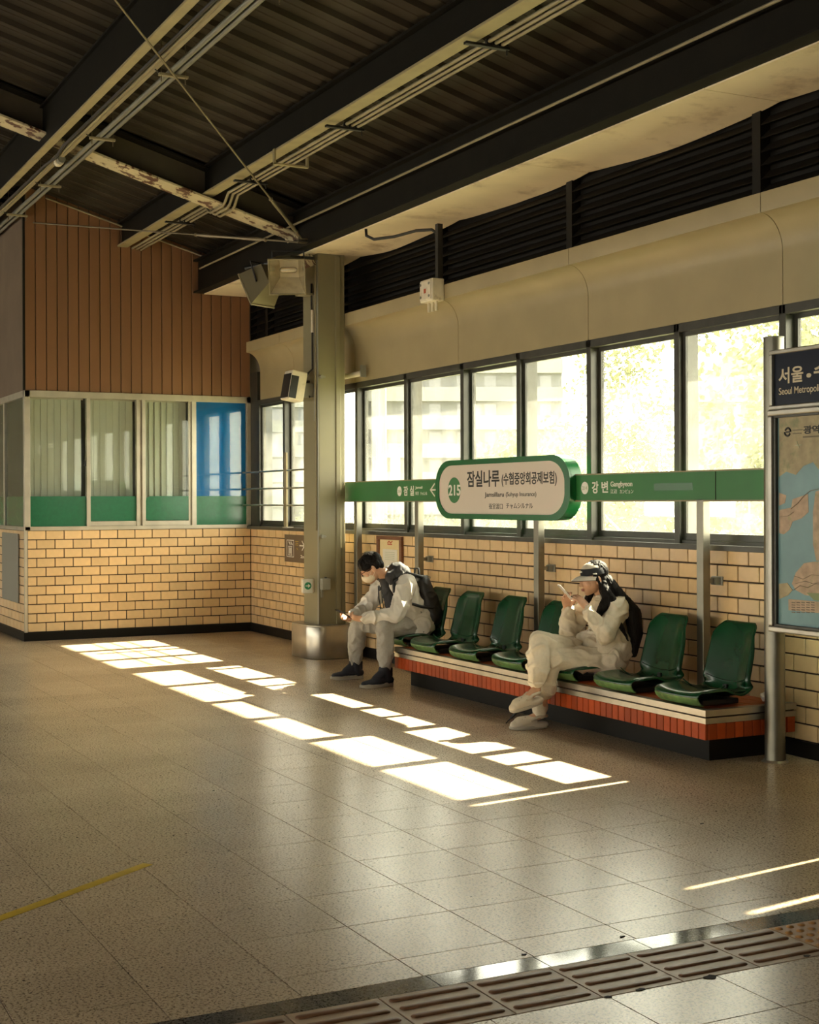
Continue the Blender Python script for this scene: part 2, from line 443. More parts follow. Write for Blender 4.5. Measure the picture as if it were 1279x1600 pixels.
# ---- floor: slab, granite tiles, dark polished border, tactile pavers
floor = struct('floor', MB().box(-9, 21, -12, 0.25, -0.12, -0.006), M['floor_joint'])
TX, TY = 0.43, 0.4375
xs_near = [12.25]; x = 12.055
while x > -9.2: xs_near.append(x); x -= TX
xs_far = [12.70]; x = 12.70 + 0.33
while x < 21.2: xs_far.append(x); x += TX
ys = [-3.95 + TY * k for k in range(-19, 10)]
cells = []
for xa, xb in [(xs_near[i + 1], xs_near[i]) for i in range(len(xs_near) - 1)] + [(xs_far[i], xs_far[i + 1]) for i in range(len(xs_far) - 1)]:
    for ya, yb in zip(ys, ys[1:]):
        yb = min(yb, 0.0); ya = max(ya, -12)
        if yb - ya < 0.05: continue
        if xb < 0.05 and ya > -2.8: continue           # under the office
        cells.append((xa, xb, ya, yb))
def px_of(p):
    d = Vector(p) - CAM; w = -CS * d.x + SN * d.y; r = SN * d.x + CS * d.y
    return (639.5 + F_PX * r / w, HORIZON - F_PX * d.z / w, w) if w > 0.3 else (-9999, 0, 0.01)
scored = []
for c in cells:
    u, v, w = px_of(((c[0] + c[1]) / 2, (c[2] + c[3]) / 2, 0))
    vis = -120 < u < 1400 and v < 1720
    scored.append(((1 / w ** 2) * (c[1] - c[0]) * (c[3] - c[2]) if vis else 0, c))
scored.sort(key=lambda t: -t[0])
G = 0.0013
tile_cache = {}
rest = MB()
for k, (s, c) in enumerate(scored):
    xa, xb, ya, yb = c
    if k < 290 and s > 0:
        key = (round(xb - xa, 3), round(yb - ya, 3))
        if key not in tile_cache:
            w2, h2 = (xb - xa) / 2 - G, (yb - ya) / 2 - G
            me = MB().box(-w2, w2, -h2, h2, -0.02, 0.0).mesh('floor_tile', bevel=0.0012, segs=1)
            me.materials.append(M['floor']); tile_cache[key] = me
        inst('floor_tile', tile_cache[key], ((xa + xb) / 2, (ya + yb) / 2, 0), floor)
    else:
        rest.box(xa + G, xb - G, ya + G, yb - G, -0.02, 0.0)
o = obj('distant_floor_tiles', rest, M['floor'], floor); o['kind'] = 'stuff'
stone = MB().box(-0.06 + G, 0.06 - G, -0.2125 + G, 0.2125 - G, -0.02, 0.0).mesh('border_stone', bevel=0.001, segs=1)
stone.materials.append(M['border_stone'])
for k in range(-14, 6):
    inst('border_stone', stone, (12.31, -3.73 + 0.425 * k, 0.0), floor)
pav = MB().box(-0.163, 0.163, -0.160, 0.160, -0.02, 0.001).mesh('tactile_paver', bevel=0.002, segs=1)
pav.materials.append(M['tactile'])
pavw = pav.copy(); pavw.materials.clear(); pavw.materials.append(M['tactile_warn'])
bar = MB(); bar.capsule((0, -0.128, 0), 0.016, (0, 0.128, 0), 0.016, flat=((0, 0, 1), 0.42), seg=14)
bar_me = bar.mesh('raised_bar', smooth=60); bar_me.materials.append(mat('tactile_bar', (0.21, 0.10, 0.05), 0.4, noise=(20, 0.2)))
dot = MB(); dot.ell((0, 0, 0), (0.0155, 0.0155, 0.0075), seg=14, rings=6)
dot_me = dot.mesh('raised_dot', smooth=60); dot_me.materials.append(M['tactile_warn'])
for k in range(-9, 8):
    yc = -3.854 + 0.3225 * k + 0.161
    warn = yc > -2.56
    p = inst('tactile_paver', pavw if warn else pav, (12.535, yc, 0), floor)
    if warn and yc < -2.0:
        for i in range(6):
            for j in range(6):
                inst('raised_dot', dot_me, (12.535 - 0.135 + 0.054 * i, yc - 0.135 + 0.054 * j, 0.001), p)
    elif not warn and yc > -5.3:
        for i in range(4): inst('raised_bar', bar_me, (12.535 - 0.117 + 0.078 * i, yc, 0.001), p)

# ---- window wall: lower wall of glazed bricks, sill, windows, cove panels, louvres, soffit
wall_w = struct('wall_window', MB().box(-4, 14, 0.012, 0.22, 0, SILL_Z), M['mortar'])
def brick_row(parent, k, a0, a1, place, shared, individual, stuff):
    z0 = BASE_H + ROW * k
    a = a0 - (BRK / 2 if k % 2 else 0)
    while a < a1 - 0.004:
        s, e = max(a, a0), min(a + BRK, a1)
        if e - s > 0.02:
            place(s, e, z0, individual(s, e))
        a += BRK
brick_meshes = {}
def brick_mesh(w, axis):
    key = (round(w, 3), axis)
    if key not in brick_meshes:
        h, d, g = ROW, 0.022, 0.0052
        b = MB()
        if axis == 'x': b.box(-w / 2 + g, w / 2 - g, 0, d, g, h - g)
        elif axis == 'y': b.box(-d, 0, -w / 2 + g, w / 2 - g, g, h - g)
        else: b.box(-w / 2 + g, w / 2 - g, 0, d, g, h - g)
        me = b.mesh('wall_brick', bevel=0.003, segs=1); me.materials.append(M['brick']); brick_meshes[key] = me
    return brick_meshes[key]
far_bricks = MB()
count = 0
for k in range(11):
    a = -0.0 - (BRK / 2 if k % 2 else 0)
    z0 = BASE_H + ROW * k
    while a < 13.9:
        s, e = max(a, 0.0), a + BRK
        hidden_by_bench = 5.6 < a < 9.4 and z0 < 0.24
        if 5.2 <= a < 10.75 and not hidden_by_bench and count < 300:
            inst('wall_brick', brick_mesh(e - s, 'x'), ((s + e) / 2, 0.0, z0), wall_w); count += 1
        else:
            far_bricks.box(s + 0.0052, e - 0.0052, 0.0, 0.022, z0 + 0.0052, z0 + ROW - 0.0052)
        a += BRK
o = obj('distant_wall_bricks', far_bricks, M['brick'], wall_w); o['kind'] = 'stuff'
struct('baseboard_window', MB().box(0, 14, -0.016, 0.02, 0, BASE_H), M['black_base'], bevel=0.003)
sill = struct('trim_1', MB().box(0.0, 14, -0.045, 0.24, SILL_Z, SILL_Z + 0.022), M['frame'], bevel=0.004)
sill['label'] = 'dark metal window sill above the tan brick wall'
obj('sill_lip', MB().box(0.0, 14, -0.055, -0.042, SILL_Z - 0.012, SILL_Z + 0.026), M['frame'], sill, bevel=0.003)

WIN_B, WIN_T = SILL_Z + 0.022, 2.83
mull = [0.27, 1.10, 2.04, 3.12, 4.26, 5.39, 6.36, 7.40, 8.49, 9.57, 10.66, 11.75, 12.84, 13.9]
for i in range(len(mull) - 1):
    a, b = mull[i], mull[i + 1]
    wide = i % 2 == 0
    wm = MB()
    wm.box(a, b, 0.0, 0.10, WIN_T - 0.06, WIN_T)                      # head
    wm.box(a, b, 0.02, 0.10, WIN_B, WIN_B + 0.028)                    # bottom rail
    wm.box(a - 0.03, a + 0.03, 0.0, 0.13 if not wide else 0.17, WIN_B, WIN_T)   # mullion
    w = struct('window_%d' % (i + 1), wm, M['frame'], bevel=0.003)
    yy = 0.045 if wide else 0.085
    sm = MB()
    sm.box(a + 0.03, a + 0.065, yy - 0.014, yy + 0.014, WIN_B + 0.028, WIN_T - 0.06)
    sm.box(b - 0.065, b - 0.03, yy - 0.014, yy + 0.014, WIN_B + 0.028, WIN_T - 0.06)
    sm.box(a + 0.065, b - 0.065, yy - 0.014, yy + 0.014, WIN_B + 0.028, WIN_B + 0.075)
    sm.box(a + 0.065, b - 0.065, yy - 0.014, yy + 0.014, WIN_T - 0.09, WIN_T - 0.06)
    obj('sash_frame', sm, M['frame'], w)
    obj('pane', MB().box(a + 0.065, b - 0.065, yy - 0.002, yy + 0.002, WIN_B + 0.075, WIN_T - 0.09), M['window_glass'], w)
struct('window_14', MB().box(0.0, 0.24, 0.0, 0.12, WIN_B, WIN_T + 0.35), M['frame'])['label'] = 'dark filler panel between office and first window'

wall_up = struct('wall_upper', MB().box(-4, 14, 0.10, 0.24, WIN_T, 4.75), M['plain_wall'])
def cove_profile():
    inner = [(0.0, WIN_T)]
    inner.append((0.0, 3.16))
    for k in range(1, 11):
        t = k / 10 * math.pi / 2
        inner.append((-0.175 * (1 - math.cos(t)), 3.16 + 0.235 * math.sin(t)))
    inner += [(-0.178, 3.405), (-0.178, 3.52), (-0.15, 3.52), (-0.15, 3.43)]
    for k in range(10, -1, -1):
        t = k / 10 * math.pi / 2
        inner.append((-0.175 * (1 - math.cos(t)) + 0.028, 3.16 + 0.235 * math.sin(t) + 0.012))
    inner.append((0.028, WIN_T))
    return inner
seams = [0.34, 1.42, 2.66]
for a, b in [(0.34, 1.42), (1.42, 3.10), (3.10, 5.33), (5.33, 7.40), (7.40, 9.577), (9.577, 11.75), (11.75, 13.9)]:
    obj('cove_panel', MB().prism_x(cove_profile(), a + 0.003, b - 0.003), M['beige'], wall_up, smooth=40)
obj('fascia_ledge', MB().box(0.34, 13.9, -0.15, 0.10, 3.505, 3.52), M['beam'], wall_up)
# louvres
louv = struct('wall_louvre', MB().box(0.0, 14, 0.075, 0.099, 3.52, 4.15), M['louvre'])  # near-black plate added behind the slats so the recess stays dark
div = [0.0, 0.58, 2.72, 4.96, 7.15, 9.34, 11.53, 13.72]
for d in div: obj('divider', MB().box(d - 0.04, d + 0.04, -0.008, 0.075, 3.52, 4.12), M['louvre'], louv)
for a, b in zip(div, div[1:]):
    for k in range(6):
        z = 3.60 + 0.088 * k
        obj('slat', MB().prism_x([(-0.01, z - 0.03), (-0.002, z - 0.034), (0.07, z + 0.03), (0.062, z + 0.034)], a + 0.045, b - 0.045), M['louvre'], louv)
# soffit panels with sagging outer edge
soff = struct('trim_2', MB().box(-0.0, 14, -0.60, 0.10, 4.16, 4.19), M['beam'])
soff['label'] = 'soffit board carrying the stained cream panels'
ss = [0.02, 1.3, 3.25, 5.35, 7.42, 9.56, 11.7, 13.85]
for i, (a, b) in enumerate(zip(ss, ss[1:])):
    nx, ny = 18, 8; vs = []; fs = []
    for ix in range(nx + 1):
        for iy in range(ny + 1):
            tx, ty = ix / nx, iy / ny
            sag = 0.055 * (math.sin(math.pi * tx) ** 0.8) * (ty ** 2) * (0.6 + 0.5 * mnoise.noise(Vector((i * 3.1, tx * 2, 0))))
            vs.append((a + 0.004 + (b - a - 0.008) * tx, -0.60 + 0.60 * ty + 0.03 * math.sin(math.pi * tx) * ty, 4.115 - sag))
    n1 = (nx + 1) * (ny + 1)
    vs += [(x_, y_, z_ + 0.03) for x_, y_, z_ in vs]
    for ix in range(nx):
        for iy in range(ny):
            p = ix * (ny + 1) + iy
            fs.append((p, p + 1, p + ny + 2, p + ny + 1)); fs.append((n1 + p, n1 + p + ny + 1, n1 + p + ny + 2, n1 + p + 1))
    for ix in range(nx):
        for e in (0, ny):
            p = ix * (ny + 1) + e; fs.append((p, p + ny + 1, n1 + p + ny + 1, n1 + p))
    for iy in range(ny):
        for e in (0, nx):
            p = e * (ny + 1) + iy; fs.append((p, p + 1, n1 + p + 1, n1 + p))
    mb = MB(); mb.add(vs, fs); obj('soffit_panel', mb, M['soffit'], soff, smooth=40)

# ---- roof: ribbed steel deck, ridge, eave
ceil = struct('ceiling', MB().prism_x([(1.05, deck_z(1.05) + 0.12), (-6, deck_z(-6) + 0.12), (-12.4, deck_z(-12.4) + 0.12),
                                       (-12.4, deck_z(-12.4) + 0.2), (-6, deck_z(-6) + 0.2), (1.05, deck_z(1.05) + 0.2)], -9.5, 21.5), M['roof_dark'])
pitch = 1.0 / 3
for s in range(-4, 18):
    for ya, yb in ((1.0, -6.0), (-6.0, -12.3)):
        vs, fs = [], []
        prof = []
        for r in range(3):
            x0 = s + r * pitch
            prof += [(x0, 0.04), (x0 + 0.12, 0.04), (x0 + 0.13, 0.034), (x0 + 0.14, 0.04), (x0 + 0.255, 0.04), (x0 + 0.275, 0.0), (x0 + 0.315, 0.0)]
        prof.append((s + 1.0, 0.04))
        for y in (ya, yb):
            vs += [(x, y, deck_z(y) + dz) for x, dz in prof]
        n = len(prof); fs = [(k, k + 1, n + k + 1, n + k) for k in range(n - 1)]
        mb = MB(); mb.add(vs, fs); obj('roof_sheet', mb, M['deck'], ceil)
struct('trim_3', MB().box(-9, 21, 0.97, 1.05, 3.38, 4.3), M['plain_wall'])['label'] = 'unseen outer eave fascia with its drop shaped to cut the sun'  # unseen fascia, its depth shaped to end the sun patches

# other sides of the hall (out of frame, close the room)
wo = MB().box(-9, 21, -12.3, -12.1, 0, 1.25).box(-9, 21, -12.3, -12.1, 2.2, 4.9)
for k in range(16): wo.box(-9 + 2 * k - 0.1, -9 + 2 * k + 0.1, -12.3, -12.1, 1.0, 3.0)
struct('wall_opposite', wo, M['plain_wall'])
struct('wall_camera', MB().prism_x([(0.2, 0), (-12.3, 0), (-12.3, 4.5), (-6, 6.3), (0.2, 4.5)], 21.0, 21.2), M['plain_wall'])
struct('wall_far', MB().prism_x([(0.2, 0), (-12.3, 0), (-12.3, 4.5), (-6, 6.3), (0.2, 4.5)], -9.3, -9.1), M['plain_wall'])
struct('wall_right', MB().box(13.9, 21.1, 0.0, 0.24, 0, 4.6), M['plain_wall'])

# ---- ticket office: brick dado, aluminium windows, terracotta panels
OFY = -2.75
wall_o = struct('wall_office', MB().box(-4, -0.012, OFY + 0.012, 0.0, 0, SILL_Z), M['mortar'])
for k in range(11):
    z0 = BASE_H + ROW * k
    a = OFY + 0.03 - (BRK / 2 if k % 2 else 0)
    while a < -0.004:
        s, e = max(a, OFY + 0.03), min(a + BRK, 0.0)
        if e - s > 0.02: inst('wall_brick', brick_mesh(e - s, 'y'), (0.0, (s + e) / 2, z0), wall_o)
        a += BRK
    a = -0.03 + (BRK / 2 if k % 2 else 0)
    while a > -1.9:
        s, e = a - BRK, min(a, -0.03)
        if e - s > 0.02: inst('wall_brick', brick_mesh(e - s, 'x2'), ((s + e) / 2, OFY, z0), wall_o)
        a -= BRK
obj('corner_trim', MB().box(-0.032, 0.004, OFY - 0.004, OFY + 0.03, BASE_H, SILL_Z), M['office_frame'], wall_o, bevel=0.002)
struct('baseboard_office', MB().box(-4, 0.016, OFY - 0.016, 0.0, 0, BASE_H), M['black_base'], bevel=0.003)
# upper terracotta boards
wall_t = struct('wall_office_upper', MB().prism_x([(OFY + 0.02, 2.9), (-0.01, 2.9), (-0.01, 4.1), (-0.44, 4.1), (-0.44, deck_z(-0.44) + .03), (OFY + 0.02, deck_z(OFY) + .03)], -0.12, -0.03), M['louvre'])
npl = 22; pw = 2.745 / npl
for k in range(npl):
    a, b = OFY + 0.005 + k * pw, OFY + 0.005 + (k + 1) * pw
    if b > -0.42: za = zb = 4.12
    else: za, zb = deck_z(a) + 0.02, deck_z(b) + 0.02
    obj('terracotta_board', MB().prism_x([(a + 0.004, 2.885), (b - 0.004, 2.885), (b - 0.004, zb), (a + 0.004, za)], -0.03, 0.0), M['plank'], wall_t, bevel=0.004, segs=1)
rib = MB(); n = 64; xs_ = []
for k in range(n):
    x0 = -0.02 - k * 0.031; xs_ += [(x0, -0.004), (x0 - 0.014, -0.004), (x0 - 0.0175, 0.008), (x0 - 0.0275, 0.008)]
vs = [(x, OFY + dy, z) for z in (2.885, deck_z(OFY) + 0.03) for x, dy in xs_]; n = len(xs_)
rib.add(vs, [(k, k + 1, n + k + 1, n + k) for k in range(n - 1)])
obj('ribbed_sheet', rib, M['rib_metal'], wall_t)
obj('corner_strip', MB().box(-0.03, 0.004, OFY - 0.012, OFY + 0.012, 2.885, deck_z(OFY)), M['louvre'], wall_t)
# office windows (front, X = 0)
FZ0, FZ1 = SILL_Z, 2.885
fr = MB()
fr.box(-0.07, 0.012, OFY, 0.0, FZ0, FZ0 + 0.045); fr.box(-0.07, 0.012, OFY, 0.0, FZ1 - 0.075, FZ1)
fr.box(-0.07, 0.012, OFY - 0.004, OFY + 0.062, FZ0, FZ1)
fr.box(-0.07, 0.012, -0.055, 0.0, FZ0, FZ1)
for ya, yb in ((-2.036, -1.991), (-1.44, -1.405), (-1.372, -1.33), (-0.755, -0.70)): fr.box(-0.06, 0.010, ya, yb, FZ0, FZ1)
fr.box(-0.06, -0.02, -1.405, -1.372, FZ0, FZ1); fr.box(-0.06, -0.02, -0.79, -0.755, FZ0, FZ1)
win_o = struct('window_15', fr, M['office_frame'], bevel=0.003)
obj('sash_rail', MB().box(-0.045, 0.002, -1.991, -1.44, FZ0 + 0.045, FZ0 + 0.10), M['office_frame'], win_o, bevel=0.003)
obj('sash_rail', MB().box(-0.045, 0.002, -1.33, -0.79, FZ0 + 0.045, FZ0 + 0.10), M['office_frame'], win_o, bevel=0.003)
panes = [(-2.688, -2.036, 0.045), (-1.991, -1.44, 0.10), (-1.33, -0.79, 0.10), (-0.70, -0.055, 0.045)]
for i, (a, b, zb) in enumerate(panes):
    obj('pane', MB().box(-0.026, -0.020, a, b, FZ0 + zb, FZ1 - 0.075), M['office_glass'], win_o)
    ft = 1.665
    if i == 2:
        r = 0.06; poly = [(a + 0.01, FZ0 + zb + 0.03), (a + 0.035, FZ0 + zb + 0.005), (b, FZ0 + zb + 0.005), (b, ft), (a + r, ft), (a + r * .3, ft - r * .35), (a + 0.01, ft - r)]
        fm = MB().prism_x(poly, -0.0195, -0.0185)
    else: fm = MB().box(-0.0195, -0.0185, a, b, FZ0 + zb, ft)
    obj('green_film', fm, M['film_green'], win_o)
    if i == 3: obj('blue_film', MB().box(-0.032, -0.028, a, b, ft, FZ1 - 0.075), M['film_blue'], win_o)
obj('latch', MB().box(-0.02, 0.004, -2.062, -2.04, 2.02, 2.09), M['black'], win_o, bevel=0.004)
# side windows (Y = -2.75)
fs_ = MB(); fs_.box(-3.9, 0.0, OFY, OFY + 0.06, FZ0, FZ0 + 0.045); fs_.box(-3.9, 0.0, OFY - 0.004, OFY + 0.06, FZ1 - 0.075, FZ1)
for xx in (-1.22, -2.4, -3.6): fs_.box(xx - 0.03, xx + 0.03, OFY, OFY + 0.06, FZ0, FZ1)
win_s = struct('window_16', fs_, M['office_frame'], bevel=0.003)
for a, b in ((-1.19, -0.07), (-2.37, -1.25), (-3.57, -2.43)):
    obj('pane', MB().box(a, b, OFY + 0.018, OFY + 0.024, FZ0 + 0.045, FZ1 - 0.075), M['office_glass'], win_s)
    obj('green_film', MB().box(a, b, OFY + 0.0255, OFY + 0.0265, FZ0 + 0.045, 1.665), M['film_green'], win_s)
# office room behind the glass
struct('wall_office_inner', MB().box(-3.95, -3.9, OFY + 0.1, 0.0, 0, 3.0).box(-3.9, -0.1, -0.06, -0.02, 1.0, 3.0).box(-3.9, -0.1, OFY + 0.08, -0.06, 2.95, 3.0).box(-3.9, -0.1, OFY + 0.08, -0.06, 1.15, 1.2), M['office_dark'])
obj('added_dark_board', MB().box(-3.57, -0.07, OFY + 0.045, OFY + 0.058, 1.6, FZ1 - 0.075), mat('dark_board_behind_glass', (0.05, 0.055, 0.035), 0.6), win_s)  # added dark sheet so the side panes do not show a lit interior
# vertical blinds
slat = MB(); slat.box(-0.004, 0.004, -0.043, 0.043, 1.34, 2.80)
slat_me = slat.mesh('blind_slat'); slat_me.materials.append(M['blind'])
for nm, (a, b) in zip(('in the pane beside the office corner post', 'in the sliding pane left of the double mullion', 'beside the blue window pane'), ((-2.68, -2.04), (-1.985, -1.42), (-1.32, -0.76))):
    vb = thing('vertical_blind', 'grey-green vertical blind ' + nm, 'blind', (-0.17, (a + b) / 2, 1.34), 'vertical blinds of the office')
    obj('head_rail', MB().box(-0.2, -0.14, a, b, 2.80, 2.84), M['office_frame'], vb)
    y = a + 0.04; k = 0
    while y < b:
        o = inst('blind_slat', slat_me, (-0.17, y, 0), vb, rot=(0, 0, math.radians(7 + random.uniform(-5, 5) + (14 if (nm.startswith('beside the blue') and k in (1, 3)) else 0))))
        y += 0.077; k += 1
nb = tag(obj('wall_poster', MB().box(-1.25, -0.30, OFY - 0.02, OFY - 0.006, 0.42, 1.23), M['grey_metal'], bevel=0.004), 'dull grey poster panel on the brick side of the office', 'poster')

# ================================================================== ROOF STEEL
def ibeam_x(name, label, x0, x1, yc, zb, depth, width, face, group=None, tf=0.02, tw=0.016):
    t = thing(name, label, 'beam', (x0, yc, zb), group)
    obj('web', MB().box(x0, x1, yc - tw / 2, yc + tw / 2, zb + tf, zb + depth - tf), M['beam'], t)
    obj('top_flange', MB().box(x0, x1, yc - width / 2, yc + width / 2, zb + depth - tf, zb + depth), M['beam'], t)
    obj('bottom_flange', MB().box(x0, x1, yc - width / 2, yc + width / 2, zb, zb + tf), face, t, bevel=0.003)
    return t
P1Z, P2Z = 4.615, 4.90
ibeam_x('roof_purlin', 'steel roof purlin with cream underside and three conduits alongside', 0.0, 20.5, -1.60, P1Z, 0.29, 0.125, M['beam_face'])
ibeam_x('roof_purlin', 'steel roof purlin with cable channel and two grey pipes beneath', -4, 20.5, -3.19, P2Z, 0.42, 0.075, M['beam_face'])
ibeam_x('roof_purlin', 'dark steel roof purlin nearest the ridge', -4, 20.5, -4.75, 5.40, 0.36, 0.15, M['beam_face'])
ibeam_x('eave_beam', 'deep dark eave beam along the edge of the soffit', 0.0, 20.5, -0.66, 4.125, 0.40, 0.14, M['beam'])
# rafter on the column line
RX = 3.05
rt = thing('roof_rafter', 'sloping steel rafter with rust-flaked cream flange above the column', 'beam', (RX, -0.5, 4.12))
def raf(y): return 4.25 - 0.290 * (y + 0.52)
def slope_box(x0, x1, ya, yb, d0, d1):
    return MB().prism_x([(ya, raf(ya) + d0), (yb, raf(yb) + d0), (yb, raf(yb) + d1), (ya, raf(ya) + d1)], x0, x1)
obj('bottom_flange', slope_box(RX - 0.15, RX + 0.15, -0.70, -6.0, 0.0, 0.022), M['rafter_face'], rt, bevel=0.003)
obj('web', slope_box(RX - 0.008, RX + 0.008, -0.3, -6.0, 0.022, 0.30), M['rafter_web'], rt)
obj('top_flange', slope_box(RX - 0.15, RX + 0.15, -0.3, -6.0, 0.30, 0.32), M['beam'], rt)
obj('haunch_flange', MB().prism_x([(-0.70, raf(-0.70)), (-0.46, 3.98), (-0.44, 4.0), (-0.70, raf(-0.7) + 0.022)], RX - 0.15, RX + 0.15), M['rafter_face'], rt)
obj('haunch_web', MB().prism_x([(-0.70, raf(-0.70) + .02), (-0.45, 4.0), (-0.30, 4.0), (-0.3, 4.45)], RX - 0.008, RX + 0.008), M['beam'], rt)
# conduits below purlin one: bend under the rafter flange
for k, (y, z) in enumerate(((-1.485, 4.605), (-1.435, 4.60), (-1.385, 4.595))):
    zr = raf(y) - 0.022
    pts = [(0.02, y, z), (2.70, y, z), (2.81, y, zr + 0.02), (2.87, y, zr), (3.23, y, zr), (3.29, y, zr + 0.02), (3.40, y, z), (9, y, z), (20, y, z)]
    tag(obj('conduit', MB().tube(pts, 0.0135, 8), M['conduit'], smooth=50), ('thin cream conduit running directly beside the purlin flange', 'middle conduit of the three clamped along the cream purlin', 'outer conduit of the three, farthest from the purlin flange')[k], 'conduit', 'three conduits under the purlin')
for x, u in ((8.45, 'nearest the far end from the office'), (6.18, 'next after the bent bracket'), (4.05, 'just past the rafter bend'), (1.9, 'between rafter and terracotta wall')):
    cb = thing('conduit_clamp', 'dark steel clamp on the three conduits, ' + u, 'clamp', (x, -1.5, 4.58), 'conduit clamps')
    obj('strut', MB().box(x - 0.02, x + 0.02, -1.66, -1.33, 4.565, 4.583), M['black'], cb, bevel=0.002)
    for y in (-1.485, -1.435, -1.385): obj('saddle', MB().box(x - 0.015, x + 0.015, y - 0.019, y + 0.019, 4.583, 4.622), M['black'], cb, bevel=0.004)
    obj('bolt', MB().cyl((x, -1.345, 4.53), (x, -1.345, 4.62), 0.006), M['black'], cb)
hk = thing('conduit_bracket', 'square bent bracket around conduits near the rafter', 'bracket', (5.1, -1.5, 4.5))
obj('strap', MB().box(5.08, 5.12, -1.68, -1.665, 4.50, 4.63).box(5.08, 5.12, -1.68, -1.36, 4.495, 4.51).box(5.08, 5.12, -1.375, -1.36, 4.50, 4.60), M['beam_face'], hk)
# cable channel and pipes under purlin two
ch = thing('cable_channel', 'yellowed lighting channel hung beneath the purlin with two pipes', 'channel', (0, -3.02, 4.88))
obj('channel', MB().box(-4, 20, -3.05, -2.99, 4.872, 4.915), M['beam_face'], ch, bevel=0.004)
obj('cover_strip', MB().box(-4, 20, -3.035, -3.005, 4.862, 4.872), M['conduit'], ch)
obj('bundled_cable', MB().tube([(-4, -3.075, 4.89), (2.6, -3.075, 4.88), (3.0, -3.07, 4.86), (3.4, -3.08, 4.89), (20, -3.075, 4.89)], 0.014, 8), M['cable'], ch)
for y, lb in ((-2.885, 'grey steel pipe lying on the hangers next to the lighting channel'), (-2.825, 'grey steel pipe on the hangers, the one away from the lighting channel')):
    tag(obj('grey_pipe', MB().cyl((-4, y, 4.875), (20, y, 4.875), 0.021, seg=12), M['pipe_grey'], smooth=50), lb, 'pipe', 'pair of grey pipes')
for x, lb in ((8.0, 'farthest from the office wall'), (6.05, 'crossed by the diagonal tie rod'), (3.95, 'just past the rusty rafter'), (1.85, 'between rafter and office wall'), (0.2, 'right at the terracotta wall')):
    h = thing('pipe_hanger', 'short trapeze hanger under the grey pipes, ' + lb, 'hanger', (x, -2.86, 4.84), 'pipe hangers')
    obj('crossbar', MB().box(x - 0.02, x + 0.02, -2.98, -2.75, 4.835, 4.855), M['conduit'], h, bevel=0.002)
    for y in (-2.96, -2.77): obj('drop_rod', MB().cyl((x, y, 4.79), (x, y, 5.24), 0.005, seg=8), M['rod'], h)
    obj('strap', MB().tube([(x - 0.03, -2.97, 4.86), (x + 0.05, -3.02, 4.86), (x + 0.08, -3.05, 4.92)], 0.006, 6), M['cable'], h)
cp = thing('pipe_coupling', 'pale pipe coupling where the channel crosses the rafter', 'coupling', (3.0, -3.02, 4.85))
obj('sleeve', MB().cyl((2.86, -3.02, 4.845), (3.06, -3.02, 4.845), 0.035, seg=14), M['pipe_grey'], cp, smooth=50)
obj('collar', MB().cyl((2.90, -3.02, 4.845), (2.97, -3.02, 4.845), 0.042, seg=14), M['white_box'], cp, smooth=50)
# bracing rods with turnbuckles
def rod(name, label, a, b, tb0, tb1):
    a, b = Vector(a), Vector(b); t = thing(name, label, 'tie rod', a)
    obj('bar', MB().cyl(a, b, 0.0085, seg=8), M['rod'], t, smooth=50)
    p0, p1 = a.lerp(b, tb0), a.lerp(b, tb1)
    obj('turnbuckle', MB().tube([p0, p0.lerp(p1, .12), p0.lerp(p1, .5), p0.lerp(p1, .88), p1], [0.012, 0.02, 0.014, 0.02, 0.012], 8), M['rod'], t)
    for p in (p0, p1): obj('nut', MB().ell(p, (0.022, 0.022, 0.022), seg=8, rings=5), M['rod'], t)
    obj('end_plate', MB().box(a.x - 0.03, a.x + 0.03, a.y - 0.05, a.y + 0.05, a.z - 0.006, a.z + 0.006), M['rod'], t)
A1 = on_y(472, 374, -0.76); B1 = on_y(262, 105, -3.0); B1b = A1 + (B1 - A1) * 1.45
rod('tie_rod', 'diagonal roof tie rod rising from the column across the purlins', A1, B1b, 0.04, 0.20)
rod('tie_rod', 'tie rod running from the column to the terracotta office wall', on_y(472, 379, -0.76), on_x(52, 348, 0.012), 0.12, 0.36)
# eave pipe, small fittings and wall conduit
tag(obj('eave_pipe', MB().tube([(0.4, -0.78, 4.36), (3.9, -0.78, 4.36), (20, -0.78, 4.36)], 0.011, 8), M['conduit'], smooth=50), 'thin pipe running along the face of the eave beam', 'pipe')
tag(obj('deck_edge_pipe', MB().tube([(0.012, -2.5, deck_z(-2.5) - 0.03), (0.03, -0.62, deck_z(-0.62) - 0.03), (0.1, -0.5, deck_z(-.5) - 0.1), (0.1, -0.5, 4.35)], 0.012, 8), M['conduit'], smooth=50), 'thin conduit following the roof slope on top of the terracotta wall', 'conduit')

